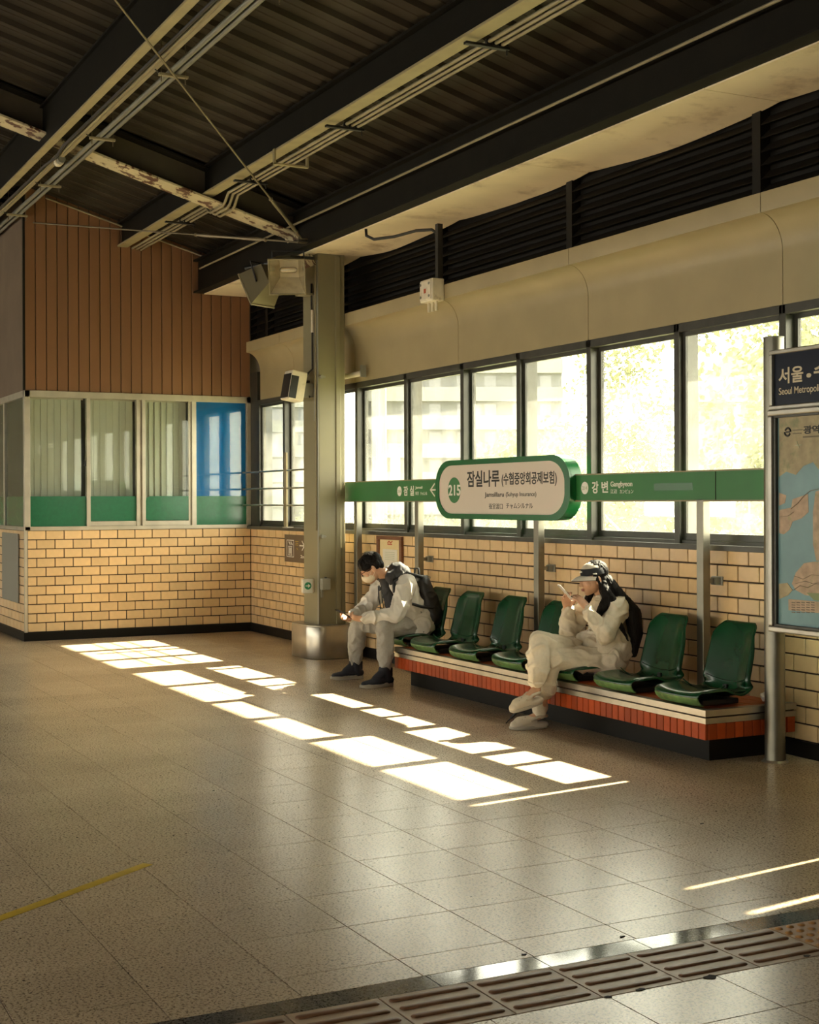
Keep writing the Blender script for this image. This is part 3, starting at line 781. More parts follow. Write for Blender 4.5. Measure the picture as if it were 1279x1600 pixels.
# ================================================================== COLUMN
before_col = set(COL.objects)
CX0, CX1, CY0, CY1 = 2.70, 3.10, -0.41, -0.11
col = thing('column', 'cream painted square column rising to the soffit beside the windows', 'column', (2.9, -0.26, 0))
obj('shaft', MB().box(CX0, CX1, CY0, CY1, 0.0, 4.13), M['column'], col, bevel=0.012)
obj('edge_cover', MB().box(CX1 - 0.02, CX1 + 0.012, CY0 + 0.19, CY0 + 0.25, 0.33, 4.1), M['column'], col, bevel=0.008)
obj('edge_seam', MB().box(CX1 - 0.03, CX1 + 0.003, CY0 - 0.004, CY0 + 0.004, 0.33, 4.05), M['grey_metal'], col)
sk = MB(); poly = []
sx0, sx1, sy0, sy1, rr = 2.56, 3.23, -0.545, -0.02, 0.17
for cx, cy, a0 in ((sx1 - rr, sy1 - rr, 0), (sx0 + rr, sy1 - rr, 90), (sx0 + rr, sy0 + rr, 180), (sx1 - rr, sy0 + rr, 270)):
    for k in range(9):
        t = math.radians(a0 + 90 * k / 8); poly.append((cx + rr * math.cos(t), cy + rr * math.sin(t)))
sk.prism_z(poly, 0.0, 0.335)
obj('stainless_skirt', sk, M['steel'], col, bevel=0.012, smooth=40)
cap = MB(); cap.prism_z([((x - 2.9) * 0.985 + 2.9, (y + 0.28) * 0.985 - 0.28) for x, y in poly], 0.33, 0.342)
obj('skirt_cap', cap, M['steel_dark'], col)
for z in (2.86, 1.24):
    bl = tag(obj('column_bolt', MB().cyl((CX1 - 0.005, CY0 + 0.03, z), (CX1 + 0.04, CY0 + 0.03, z), 0.018, seg=10).cyl((CX1 - 0.005, CY0 + 0.06, z), (CX1 + 0.03, CY0 + 0.06, z), 0.012, seg=10), M['grey_metal']), 'small metal stud on the column at %s height' % ('head' if z < 2 else 'high'), 'stud')
# exit direction sign on the column
ex = thing('exit_sign', 'small white exit direction box with green arrow disc on the column', 'sign', (2.98, -0.5, 0.66))
obj('housing', MB().box(2.925, 2.985, -0.535, CY0, 0.665, 0.80), M['white_box'], ex, bevel=0.006)
obj('face', MB().box(2.985, 2.992, -0.54, -0.43, 0.66, 0.805), M['white_plastic'], ex, bevel=0.003)
dsc = MB(); dsc.cyl((2.992, -0.485, 0.735), (2.995, -0.485, 0.735), 0.038, seg=24); obj('green_disc', dsc, M['exit_green'], ex)
arr = MB(); arr.prism_x([(-0.512, 0.740), (-0.485, 0.740), (-0.485, 0.756), (-0.458, 0.735), (-0.485, 0.714), (-0.485, 0.730), (-0.512, 0.730)], 2.995, 2.997); obj('arrow', arr, M['white_ink'], ex)
gb = thing('bracket_box', 'small grey metal box on the column beside the exit sign', 'box', (3.1, -0.37, 0.7))
obj('housing', MB().box(CX1, CX1 + 0.07, CY0 + 0.01, CY0 + 0.10, 0.70, 0.815), M['grey_metal'], gb, bevel=0.005)
obj('cover_screw', MB().cyl((CX1 + 0.03, CY0 + 0.06, 0.815), (CX1 + 0.03, CY0 + 0.06, 0.828), 0.012, seg=10), M['black'], gb)
obj('stem', MB().box(CX1, CX1 + 0.02, CY0 + 0.02, CY0 + 0.04, 0.62, 0.70), M['grey_metal'], gb)
# conduits on the column
cc = thing('column_conduit', 'thin conduit with elbow clipped to the side of the column', 'conduit', (2.95, -0.45, 2.5))
obj('pipe', MB().tube([(2.98, -0.43, 3.82), (2.98, -0.43, 3.6), (3.0, -0.43, 3.45), (3.0, -0.43, 2.95), (2.97, -0.47, 2.9), (2.93, -0.50, 2.84), (2.94, -0.49, 2.72), (2.98, -0.45, 2.66)], 0.011, 8), M['cable'], cc, smooth=50)
obj('white_sleeve', MB().cyl((3.0, -0.43, 3.32), (3.0, -0.43, 3.55), 0.014, seg=8), M['white_box'], cc)
obj('back_strip', MB().box(3.02, 3.06, -0.425, CY0, 2.42, 2.75), M['grey_metal'], cc)
obj('second_pipe', MB().tube([(3.07, -0.425, 4.0), (3.07, -0.425, 1.3)], 0.008, 8), M['conduit'], cc)
# loudspeaker
sp = thing('loudspeaker', 'beige box loudspeaker with black grille tilted down on the column', 'speaker', (2.95, -0.55, 2.6))
mx = Matrix.Rotation(math.radians(-10), 3, 'X')
sc_ = Vector((2.92, -0.60, 2.77))
obj('cabinet', MB().obox(sc_, (0.22, 0.17, 0.30), mx), M['white_box'], sp, bevel=0.012)
obj('grille', MB().obox(sc_ + mx @ Vector((0, -0.088, -0.01)), (0.19, 0.012, 0.25), mx), M['black'], sp, bevel=0.004)
obj('side_grille', MB().obox(sc_ + mx @ Vector((0.111, -0.045, -0.02)), (0.006, 0.08, 0.23), mx), M['black'], sp, bevel=0.002)
obj('mount', MB().box(2.9, 2.98, -0.53, CY0, 2.66, 2.80), M['grey_metal'], sp, bevel=0.004)
obj('mount_arm', MB().cyl((2.94, -0.53, 2.82), (2.94, -0.44, 2.82), 0.015), M['black'], sp)
# floodlights
def flood(label, c, rz, rx, face):
    c = Vector(c); t = thing('floodlight', label, 'floodlight', (c.x, c.y, c.z), 'floodlights beside the column')
    mx = Matrix.Rotation(math.radians(rz), 3, 'Z') @ Matrix.Rotation(math.radians(rx), 3, 'X')
    w, h, d = 0.36, 0.36, 0.26
    def q(x, y, z): return c + mx @ Vector((x, y, z))
    F = [q(-w / 2, -d / 2, -h / 2), q(w / 2, -d / 2, -h / 2), q(w / 2, -d / 2, h / 2), q(-w / 2, -d / 2, h / 2)]
    K = [q(-w * .3, d / 2, -h * .22), q(w * .3, d / 2, -h * .22), q(w * .3, d / 2, h * .42), q(-w * .3, d / 2, h * .42)]
    Fi = [c + mx @ (mx.inverted() @ (p - c) * 0.9 + Vector((0, -0.008, 0))) for p in F]
    mb = MB(); mb.add(F + K, [(4, 7, 6, 5), (0, 4, 5, 1), (1, 5, 6, 2), (2, 6, 7, 3), (3, 7, 4, 0)]); obj('housing', mb, M['lamp_body'], t)
    Ki = [k.lerp(c, 0.12) for k in K]
    mb = MB(); mb.add([p.lerp(c, 0.04) for p in F] + Ki, [(4, 5, 6, 7)]); obj('reflector_back', mb, M['soffit'], t)
    mb = MB(); mb.add([p.lerp(c, 0.04) for p in F] + Ki, [(0, 1, 5, 4)]); obj('reflector_lower', mb, M['soffit'], t)
    mb = MB(); mb.add([p.lerp(c, 0.04) for p in F] + Ki, [(1, 2, 6, 5), (2, 3, 7, 6), (3, 0, 4, 7)]); obj('reflector', mb, M['lamp_reflector'], t)
    rim = MB(); rim.tube(F, 0.011, 6, closed=True); obj('rim', rim, M['conduit'], t)
    obj('glass', MB().add([p for p in F], [(0, 1, 2, 3)]), M['window_glass'], t)
    obj('lamp_bulb', MB().capsule(q(-0.06, 0.03, 0.03), 0.03, q(0.06, 0.03, 0.03), 0.03), M['lamp_reflector'], t, smooth=60)
    obj('yoke', MB().tube([q(-w * .42, 0.02, 0), q(-w * .45, 0.06, h * .6), q(w * .45, 0.06, h * .6), q(w * .42, 0.02, 0)], 0.010, 6), M['black'], t)
    return t
flood('cream floodlight facing the platform beside the column top', (3.02, -0.70, 3.90), 62, 24, None)
flood('floodlight seen from its back, turned toward the office', (2.62, -0.80, 3.84), -62, 28, None)
obj2 = thing('floodlight_bracket', 'dark steel bracket bar holding both floodlights', 'bracket', (2.9, -0.6, 4.05))
obj('bar', MB().tube([(2.45, -0.95, 4.02), (2.62, -0.80, 4.05), (3.02, -0.66, 4.07), (3.05, -0.43, 4.07)], 0.016, 8), M['black'], obj2)
obj('foot_plate', MB().box(2.86, 3.0, -0.56, CY0 - 0.003, 3.70, 3.72), M['column'], obj2)

for o in list(COL.objects):
    if o not in before_col and o.parent is None: o.location += Vector((0.15, -0.07, 0))

# ================================================================== THINGS ON THE WALL
# guard rods in front of the windows between office and column
for z, nm in ((1.95, 'topmost'), (1.748, 'middle'), (1.552, 'lowest')):
    tag(obj('guard_rod', MB().cyl((0.0, -0.10, z), (2.72, -0.10, z), 0.011, seg=10), M['steel'], smooth=50), 'thin steel guard rod across the windows beside the office, %s of three' % nm, 'rod', 'window guard rods')
gp = thing('guard_post', 'upright flat post carrying the three window guard rods', 'post', (1.425, -0.10, SILL_Z + 0.02))
obj('bar', MB().box(1.39, 1.46, -0.115, -0.105, SILL_Z + 0.03, 2.155).box(1.42, 1.43, -0.105, -0.085, SILL_Z + 0.03, 2.155), M['conduit'], gp)
obj('foot', MB().box(1.38, 1.47, -0.13, -0.03, SILL_Z + 0.022, SILL_Z + 0.035), M['steel_dark'], gp)
# elevator direction sign
es = thing('elevator_sign', 'brown elevator direction sign with arrow on the brick wall', 'sign', (1.45, -0.01, 0.9))
obj('panel', MB().box(1.155, 1.95, -0.016, -0.002, 0.90, 1.213), M['sign_brown'], es, bevel=0.002)
def strokes(name, segs, y, th, material, parent):
    mb = MB()
    for (x0, z0, x1, z1) in segs:
        d = Vector((x1 - x0, 0, z1 - z0)); n = Vector((-d.z, 0, d.x)).normalized() * th / 2
        a, b = Vector((x0, y, z0)), Vector((x1, y, z1)); d.normalize(); a -= d * th * .4; b += d * th * .4
        vs = [a - n, b - n, b + n, a + n]; vs += [p + Vector((0, -0.002, 0)) for p in vs]
        mb.add(vs, [(0, 1, 2, 3), (4, 7, 6, 5), (0, 4, 5, 1), (1, 5, 6, 2), (2, 6, 7, 3), (3, 7, 4, 0)])
    return obj(name, mb, material, parent)
strokes('pictogram', [(1.23, 0.96, 1.23, 1.15), (1.44, 0.96, 1.44, 1.15), (1.23, 1.15, 1.44, 1.15), (1.23, 0.96, 1.44, 0.96),
                      (1.28, 1.08, 1.39, 1.08), (1.28, 0.98, 1.39, 0.98), (1.29, 0.98, 1.29, 1.08), (1.38, 0.98, 1.38, 1.08)], -0.016, 0.008, M['white_ink'], es)
strokes('pictogram_figures', [(1.29, 1.13, 1.33, 1.10), (1.33, 1.10, 1.33, 1.13), (1.37, 1.10, 1.37, 1.13), (1.37, 1.13, 1.40, 1.10), (1.31, 1.0, 1.31, 1.06), (1.335, 1.0, 1.335, 1.06), (1.36, 1.0, 1.36, 1.06)], -0.016, 0.012, M['white_ink'], es)
strokes('print_lines', [(1.49, 1.14, 1.58, 1.14), (1.50, 1.12, 1.57, 1.12), (1.49, 1.10, 1.58, 1.10), (1.53, 1.065, 1.56, 1.05)], -0.016, 0.008, M['yellow_ink'], es)
strokes('arrow', [(1.62, 1.095, 1.76, 1.095), (1.76, 1.095, 1.69, 1.145), (1.76, 1.095, 1.69, 1.045)], -0.016, 0.014, M['white_ink'], es)
text_on_wall('distance_lettering', '2m', 1.64, 1.78, 0.955, 0.99, -0.016, M['white_ink'], es, bold=0.02)
# framed certificate
ct = thing('framed_certificate', 'wood-framed yellowed certificate hanging on the brick wall', 'picture frame', (4.0, -0.02, 0.99))
fm = MB(); X0, X1, Z0, Z1 = 3.66, 4.22, 0.88, 1.25
fm.box(X0, X1, -0.03, 0, Z1 - 0.035, Z1).box(X0, X1, -0.03, 0, Z0, Z0 + 0.035).box(X0, X0 + 0.05, -0.03, 0, Z0 + .035, Z1 - .035).box(X1 - 0.05, X1, -0.03, 0, Z0 + .035, Z1 - .035)
obj('frame', fm, M['wood'], ct, bevel=0.004)
obj('sheet', MB().box(X0 + 0.05, X1 - 0.05, -0.012, -0.004, Z0 + 0.035, Z1 - 0.035), M['paper_yellow'], ct)
obj('inner_paper', MB().box(X0 + 0.12, X1 - 0.12, -0.0145, -0.012, Z0 + 0.05, Z1 - 0.13), M['paper_white'], ct)
strokes('red_heading', [(3.89, 1.185, 3.92, 1.20), (3.92, 1.20, 3.95, 1.185), (3.89, 1.17, 3.98, 1.17), (3.96, 1.185, 3.99, 1.20)], -0.012, 0.012, M['red_ink'], ct)
strokes('text_lines', [(3.83, 1.09 - 0.018 * k, 4.04, 1.09 - 0.018 * k) for k in range(5)], -0.0145, 0.005, M['pale_ink'], ct)
# junction box on the cove ledge
jb = thing('junction_box', 'white weathered junction box on the cream fascia with conduit above', 'junction box', (5.3, -0.2, 3.38))
obj('box', MB().box(5.16, 5.40, -0.30, -0.178, 3.375, 3.575), M['white_box'], jb, bevel=0.01)
obj('lid', MB().box(5.18, 5.38, -0.312, -0.30, 3.39, 3.56), M['white_box'], jb, bevel=0.006)
for x, z in ((5.20, 3.42), (5.36, 3.42), (5.20, 3.53), (5.36, 3.53)): obj('lid_screw', MB().cyl((x, -0.318, z), (x, -0.31, z), 0.012, seg=8), M['grey_metal'], jb)
for x in (5.22, 5.29, 5.36): obj('gland', MB().cyl((x, -0.24, 3.29), (x, -0.24, 3.375), 0.014, seg=8), M['white_box'], jb)
obj('print_mark', MB().box(5.26, 5.30, -0.3135, -0.312, 3.45, 3.49), M['red_ink'], jb)
cj = thing('box_conduit', 'dark conduit dropping from the soffit to the junction box', 'conduit', (5.4, -0.25, 3.6))
obj('drop', MB().box(5.345, 5.395, -0.24, -0.19, 3.57, 4.06), M['cable'], cj)
obj('flexible_hose', MB().tube([(4.62, -0.58, 4.115), (4.64, -0.585, 4.05), (4.75, -0.56, 4.0), (4.95, -0.45, 4.0), (5.15, -0.33, 4.03), (5.30, -0.25, 4.02), (5.37, -0.22, 3.97), (5.37, -0.215, 3.9)], 0.014, 8), M['cable'], cj, smooth=50)
tl = thing('tube_fitting', 'short pale tube fitting under the cove behind the column', 'fitting', (3.3, -0.06, 2.9))
obj('tube', MB().cyl((2.95, -0.06, 2.90), (3.42, -0.06, 2.90), 0.028, seg=12), M['white_box'], tl, smooth=50)
obj('end_clip', MB().box(3.42, 3.44, -0.09, -0.03, 2.86, 2.98), M['grey_metal'], tl)

# ================================================================== STATION NAME SIGN
BY = -0.12
st = thing('station_sign', 'green station name board on steel posts reading 215 Jamsillaru', 'sign', (6.35, BY, 0.33))
def bar_panel(x0, x1):
    p = obj('side_panel', MB().box(x0, x1, BY - 0.022, BY + 0.022, 1.598, 1.787), M['sign_green'], st)
    obj('edge_trim', MB().box(x0, x1, BY - 0.028, BY + 0.028, 1.787, 1.797).box(x0, x1, BY - 0.028, BY + 0.028, 1.588, 1.598), M['conduit'], p)
    return p
pl_l = bar_panel(3.13, 5.40); pl_r = bar_panel(7.36, 9.60)
obj('panel_joint', MB().box(9.085, 9.091, BY - 0.0235, BY, 1.598, 1.787), M['beam'], pl_r)
obj('repair_patch', MB().box(8.42, 8.85, BY - 0.0232, BY, 1.665, 1.715), mat('darker_green_patch', (0.014, 0.11, 0.025), 0.3), pl_r)
for k, (x, zb) in enumerate(((3.42, 0.0), (4.78, 0.0), (6.87, 0.33), (8.93, 0.33))):
    obj('post', MB().box(x - 0.035, x + 0.035, BY - 0.03, BY + 0.03, zb, 1.60), M['post_steel'], st, bevel=0.004)
    b = obj('wall_bracket', MB().box(x - 0.012, x + 0.012, BY + 0.03, 0.0, 1.04, 1.07), M['steel_dark'], st)
    obj('bracket_plate', MB().box(x - 0.05, x + 0.06, -0.012, 0.0, 1.025, 1.085), M['steel_dark'], b, bevel=0.003)
    obj('bracket_clip', MB().box(x - 0.02, x + 0.04, -0.045, -0.012, 1.03, 1.08), M['grey_metal'], b, bevel=0.003)
def rrect(x0, x1, z0, z1, rx, rz, n=10):
    pts = []
    for cx, cz, a0 in ((x1 - rx, z1 - rz, 0), (x0 + rx, z1 - rz, 90), (x0 + rx, z0 + rz, 180), (x1 - rx, z0 + rz, 270)):
        for k in range(n + 1):
            t = math.radians(a0 + 90 * k / n); pts.append((cx + rx * math.cos(t), cz + rz * math.sin(t)))
    return pts
PX0, PX1, PZ0, PZ1, PY = 5.262, 7.44, 1.44, 1.952, -0.20
obj('name_plate_body', MB().prism_y(rrect(PX0, PX1, PZ0, PZ1, 0.25, 0.20), PY + 0.012, PY + 0.11), M['sign_green2'], st, smooth=40)
outer, inner = rrect(PX0, PX1, PZ0, PZ1, 0.25, 0.20), rrect(PX0 + 0.055, PX1 - 0.075, PZ0 + 0.045, PZ1 - 0.045, 0.23, 0.17)
rim = MB(); n = len(outer)
vs = [(x, PY, z) for x, z in outer] + [(x, PY, z) for x, z in inner] + [(x, PY + 0.02, z) for x, z in outer] + [(x, PY + 0.02, z) for x, z in inner]
fs = []
for k in range(n):
    j = (k + 1) % n
    fs += [(k, j, n + j, n + k), (2 * n + k, 3 * n + k, 3 * n + j, 2 * n + j), (k, 2 * n + k, 2 * n + j, j), (n + k, n + j, 3 * n + j, 3 * n + k)]
rim.add(vs, fs); obj('green_rim', rim, M['sign_green2'], st, smooth=40)
fy = PY + 0.008
obj('cream_face', MB().prism_y(inner, fy, fy + 0.006), M['sign_white'], st)
def U(u, y): return on_y(u, 765, y).x
def Z(u, v, y): return on_y(u, v, y).z
def put(body, u0, u1, v0, v1, y, m, parent, bold=0.0, name='lettering'):
    uc, vc = (u0 + u1) / 2, (v0 + v1) / 2
    return text_on_wall(name, body, on_y(u0, vc, y).x, on_y(u1, vc, y).x, on_y(uc, v1, y).z, on_y(uc, v0, y).z, y, m, parent, bold)
cpos = on_y(709.5, 766, fy)
circ = MB(); circ.cyl((cpos.x, fy - 0.003, cpos.z), (cpos.x, fy, cpos.z), 0.112, seg=40); obj('number_disc', circ, M['circle_green'], st)
put('215', 700.5, 719, 757.5, 774.5, fy - 0.003, M['white_ink'], st, 0.025)
put('잠실나루', 729.5, 780, 735, 761, fy, M['ink'], st, 0.022)
put('(수협중앙회공제보험)', 783.5, 869.5, 737, 760, fy, M['ink'], st, 0.016)
put('Jamsillaru', 757, 787, 769, 778.5, fy, M['ink'], st, 0.012)
put('(Suhyup Insurance)', 790, 837.5, 768.5, 777.5, fy, M['ink'], st, 0.004)
put('蚕室渡口', 763.5, 785, 786.5, 795.5, fy, M['ink'], st, 0.0)
put('チャムシルナル', 790.5, 832, 786, 795, fy, M['ink'], st, 0.004)
# side panels
yb_ = BY - 0.0225
for u, v, num in ((624, 767.5, '216'), (913.5, 762.5, '214')):
    c = on_y(u, v, yb_); par = pl_l if u < 700 else pl_r
    d = MB(); d.cyl((c.x, yb_ - 0.002, c.z), (c.x, yb_, c.z), 0.047, seg=28); obj('number_disc', d, M['white_ink'], par)
    text_on_wall('lettering', num, c.x - 0.032, c.x + 0.032, c.z - 0.014, c.z + 0.014, yb_ - 0.002, M['pale_ink'], par, 0.02)
put('잠', 630.5, 637, 759.5, 774.5, yb_, M['white_ink'], pl_l, 0.022); put('실', 640, 646.5, 759, 774.5, yb_, M['white_ink'], pl_l, 0.022)
put('Jamsil', 648.5, 659.5, 759.5, 765, yb_, M['white_ink'], pl_l, 0.012); put('蚕室', 648.5, 654, 768, 773.5, yb_, M['white_ink'], pl_l)
put('チャムシル', 656.5, 667, 768.5, 774, yb_, M['white_ink'], pl_l)
c0 = on_y(678, 765.5, yb_)
strokes('arrow', [(c0.x - 0.07, c0.z, c0.x + 0.055, c0.z), (c0.x - 0.07, c0.z, c0.x + 0.01, c0.z + 0.055), (c0.x - 0.07, c0.z, c0.x + 0.01, c0.z - 0.055)], yb_, 0.014, M['white_ink'], pl_l)
put('강', 924.5, 934.5, 752, 771, yb_, M['white_ink'], pl_r, 0.024); put('변', 939.5, 949.5, 752, 770, yb_, M['white_ink'], pl_r, 0.024)
put('Gangbyeon', 953.5, 987.5, 752, 762.5, yb_, M['white_ink'], pl_r, 0.012); put('江辺', 953.5, 963.5, 764.5, 771, yb_, M['white_ink'], pl_r)
put('カンビョン', 968, 989, 764.5, 771, yb_, M['white_ink'], pl_r)

# ================================================================== BENCH AND CHAIRS
BX0, BX1, BYF, BZ = 5.47, 9.70, -0.72, 0.33
bench = thing('bench_platform', 'long low bench platform with red tile band and stainless edge', 'bench', (7.6, -0.37, 0))
obj('plinth', MB().box(BX0 + 0.06, BX1 - 0.13, BYF + 0.13, -0.02, 0.0, 0.15), M['black_base'], bench)
obj('core', MB().box(BX0 + 0.018, BX1 - 0.018, BYF + 0.018, -0.017, 0.15, BZ - 0.008), M['grout'], bench)
for z0, z1, out in ((0.25, 0.284, 0.0), (0.295, 0.333, 0.006)):
    obj('stainless_edge', MB().box(BX0, BX1 + out, BYF - out, BYF + 0.05, z0, z1).box(BX1 - 0.05, BX1 + out, BYF + 0.05, -0.017, z0, z1).box(BX0, BX0 + 0.05, BYF + 0.05, -0.017, z0, z1), M['steel'], bench)
tw = 0.0685; k = 0
tile_f = MB().box(-tw / 2 + 0.003, tw / 2 - 0.003, 0, 0.018, 0.153, 0.248).mesh('red_tile', bevel=0.002, segs=1); tile_f.materials.append(M['red_tile'])
tile_s = MB().box(-0.018, 0, -tw / 2 + 0.003, tw / 2 - 0.003, 0.153, 0.248).mesh('red_tile', bevel=0.002, segs=1); tile_s.materials.append(M['red_tile'])
nt_ = int((BX1 - BX0) / tw)
for k in range(nt_): inst('red_tile', tile_f, (BX0 + (k + .5) * (BX1 - BX0) / nt_, BYF, 0), bench)
for k in range(10): inst('red_tile', tile_s, (BX1, BYF + 0.02 + (k + .5) * 0.068, 0), bench)
for k in range(10): inst('red_tile', tile_s, (BX0 + 0.018, BYF + 0.02 + (k + .5) * 0.068, 0), bench)
tt = MB().box(-0.068, 0.068, -0.062, 0.062, BZ - 0.012, BZ - 0.002).mesh('top_tile', bevel=0.002, segs=1); tt.materials.append(M['top_tile'])
for i in range(30):
    for j in range(5): inst('top_tile', tt, (BX0 + 0.05 + 0.069 + i * 0.1395, BYF + 0.052 + 0.064 + j * 0.128, 0), bench)

def chair_shell():
    prof = [(-0.218, 0.004), (-0.258, 0.020), (-0.284, 0.062), (-0.268, 0.082), (-0.20, 0.088), (-0.12, 0.085), (-0.055, 0.079), (-0.03, 0.070),
            (0.00, 0.053), (0.05, 0.040), (0.09, 0.040), (0.120, 0.055), (0.138, 0.085), (0.147, 0.118), (0.160, 0.165), (0.180, 0.25), (0.203, 0.34), (0.224, 0.42), (0.238, 0.468), (0.247, 0.488), (0.260, 0.490), (0.268, 0.470)]
    n = len(prof); nu = 20; vs, fs = [], []
    for i, (y, z) in enumerate(prof):
        t = i / (n - 1)
        back = max(0.0, min(1.0, (z - 0.07) / 0.42))
        half = 0.225
        if i < 4: half = 0.205 + 0.02 * i / 4
        if back > 0: half = 0.225 - 0.022 * back
        if i >= n - 5: half -= (0.006, 0.028, 0.060, 0.074, 0.084)[i - (n - 5)]
        for j in range(nu + 1):
            u = -1 + 2 * j / nu; a = abs(u)
            x = half * math.copysign(min(1, a * 1.06) if a < 0.94 else 1.0, u)
            dy = dz = 0.0
            if z > 0.1 and i < n - 4:               # concave back
                dy = -0.085 * max(0, a - 0.35) ** 1.5
            if i >= 3 and i < 15:
                dz += (0.012, 0.024, 0.034, 0.042, 0.046, 0.048, 0.046, 0.04, 0.034, 0.026, 0.016, 0.006)[i - 3] * a ** 2.2
            if a > 0.93:                             # rolled edge
                if i < 11: dz -= (0.030 if a > 0.98 else 0.008) if i > 3 else 0.0
                else: dy += (0.035 if a > 0.98 else 0.008) * (1.0 if i < n - 5 else 0.2)
            if i <= 3: dy += 0.022 * a ** 4
            vs.append((x, y + dy, z + dz))
    for i in range(n - 1):
        for j in range(nu): p = i * (nu + 1) + j; fs.append((p, p + 1, p + nu + 2, p + nu + 1))
    return vs, fs, nu
def shell_mesh():
    vs, fs, nu = chair_shell()
    me = bpy.data.meshes.new('shell'); me.from_pydata(vs, [], fs)
    me.materials.append(M['chair']); me.materials.append(M['chair_worn'])
    for k, p in enumerate(me.polygons): p.material_index = 1 if k // nu < 2 else 0
    t = bpy.data.objects.new('t', me); COL.objects.link(t)
    bm = bmesh.new(); bm.from_mesh(me); bmesh.ops.recalc_face_normals(bm, faces=bm.faces); bm.to_mesh(me); bm.free()
    s = t.modifiers.new('s', 'SOLIDIFY'); s.thickness = 0.010; s.offset = 0
    b = t.modifiers.new('b', 'SUBSURF'); b.levels = 1; b.render_levels = 1
    dg = bpy.context.evaluated_depsgraph_get(); dg.update()
    out = bpy.data.meshes.new_from_object(t.evaluated_get(dg)); bpy.data.objects.remove(t)
    out.name = 'shell'; out.shade_smooth(); return out
proto = thing('bench_chair', 'x', 'chair', (0, 0, 0), 'green plastic chairs on the bench')
obj('shell', shell_mesh(), None, proto)
cr = MB()
for y, z, r in ((-0.045, 0.078, 0.004), (0.148, 0.12, 0.004)):
    pts = []
    for j in range(17):
        u = -1 + j / 8; a = abs(u)
        if y > 0: pts.append((u * 0.19, y - 0.02 * a ** 2 - 0.004, z + 0.03 * a ** 2))
        else: pts.append((u * 0.205, y, z + 0.045 * a ** 2.2))
    cr.tube(pts, r, 6)
obj('moulded_crease', cr, M['chair'], proto, smooth=60)
obj('mount_block', MB().box(-0.15, 0.15, -0.17, 0.11, 0.0, 0.034), M['black'], proto, bevel=0.006)
obj('back_rib', MB().box(-0.02, 0.02, 0.12, 0.15, 0.0, 0.10), M['black'], proto, bevel=0.004)
for x in (-0.11, 0.11): obj('mount_bolt', MB().cyl((x, -0.175, 0.0), (x, -0.175, 0.02), 0.010, seg=8), M['steel_dark'], proto)
labels = ['green plastic bench chair under the person in the grey jacket', 'empty green chair right beside the person with the backpack', 'empty green chair second along from the backpack wearer, near the sign post',
          'green chair half hidden by the crossed knee in cream trousers', 'green chair the person in cream is sitting on', 'empty green chair between the person in cream and the last chair', 'green chair at the bench end beside the map board post']
for k, lb in enumerate(labels):
    c = proto if k == 0 else copy_tree(proto)
    c.location = (5.30 + 0.684 * k if k else 5.33, -0.455 if k else -0.42, BZ + 0.0035); c['label'] = lb
    if k: c['group'] = 'green plastic chairs on the bench'
ti = MB(); ti.ell((9.62, -0.16, BZ + 0.042), (0.05, 0.06, 0.034), seg=14, rings=9)
ti.v = [tuple(Vector(p) + 0.012 * Vector((mnoise.noise(Vector(p) * 40), mnoise.noise(Vector(p) * 40 + Vector((7, 0, 0))), mnoise.noise(Vector(p) * 40 + Vector((0, 9, 0)))))) for p in ti.v]
tag(obj('crumpled_tissue', ti, M['tissue']), 'crumpled white tissue lying behind the last chair of the bench', 'tissue')

# ================================================================== MAP BOARD
mb_ = thing('map_board', 'steel-framed transit map board with navy header on round posts', 'board', (9.78, -0.25, 0))
MY = -0.25
for x in (9.775, 11.42):
    p = obj('post', MB().cyl((x, MY, 0), (x, MY, 2.585), 0.062, seg=24), M['post_steel'], mb_, smooth=40)
    obj('post_cap', MB().cyl((x, MY, 2.585), (x, MY, 2.592), 0.064, seg=24), M['grey_metal'], p)
    obj('post_flange', MB().cyl((x, MY, 0), (x, MY, 0.012), 0.082, 0.07, seg=24), M['steel'], p)
FX0, FX1 = 9.845, 11.37
def ringframe(x0, x1, z0, z1, w, y0, y1):
    return MB().box(x0, x1, y0, y1, z1 - w, z1).box(x0, x1, y0, y1, z0, z0 + w).box(x0, x0 + w, y0, y1, z0 + w, z1 - w).box(x1 - w, x1, y0, y1, z0 + w, z1 - w)
obj('header_frame', ringframe(FX0 - .03, FX1, 2.14, 2.50, 0.026, MY - 0.075, MY + 0.01), M['steel_dark'], mb_, bevel=0.006)
hd = obj('navy_header', MB().box(FX0, FX1, MY - 0.055, MY - 0.01, 2.16, 2.48), M['navy'], mb_)
obj('map_frame', ringframe(FX0 - .035, FX1, 0.80, 2.14, 0.036, MY - 0.085, MY + 0.01), M['steel_dark'], mb_, bevel=0.008)
obj('inner_bezel', ringframe(FX0 + .002, FX1 - .03, 0.83, 2.11, 0.02, MY - 0.07, MY - 0.02), M['frame'], mb_, bevel=0.003)
mp = obj('map_sheet', MB().box(FX0 + 0.01, FX1 - 0.04, MY - 0.05, MY - 0.03, 0.85, 2.09), mat('map_sea', (0.15, 0.28, 0.30), 0.35, noise=(6, 0.12)), mb_)
hy = MY - 0.055
put('서울', 1216, 1254.5, 573, 598.5, hy, M['cream_ink'], hd, 0.02)
put('·', 1259.5, 1267, 583, 590, hy, M['cream_ink'], hd, 0.01)
x_su = on_y(1271, 585, hy).x
text_on_wall('lettering', '수도권', x_su, x_su + 0.42, 2.295, 2.405, hy, M['cream_ink'], hd, 0.02)
x_m = on_y(1216.5, 612, hy).x
text_on_wall('lettering', 'Seoul Metropolitan', x_m, x_m + 0.41, 2.215, 2.27, hy, M['cream_ink'], hd, 0.008)
my = MY - 0.05
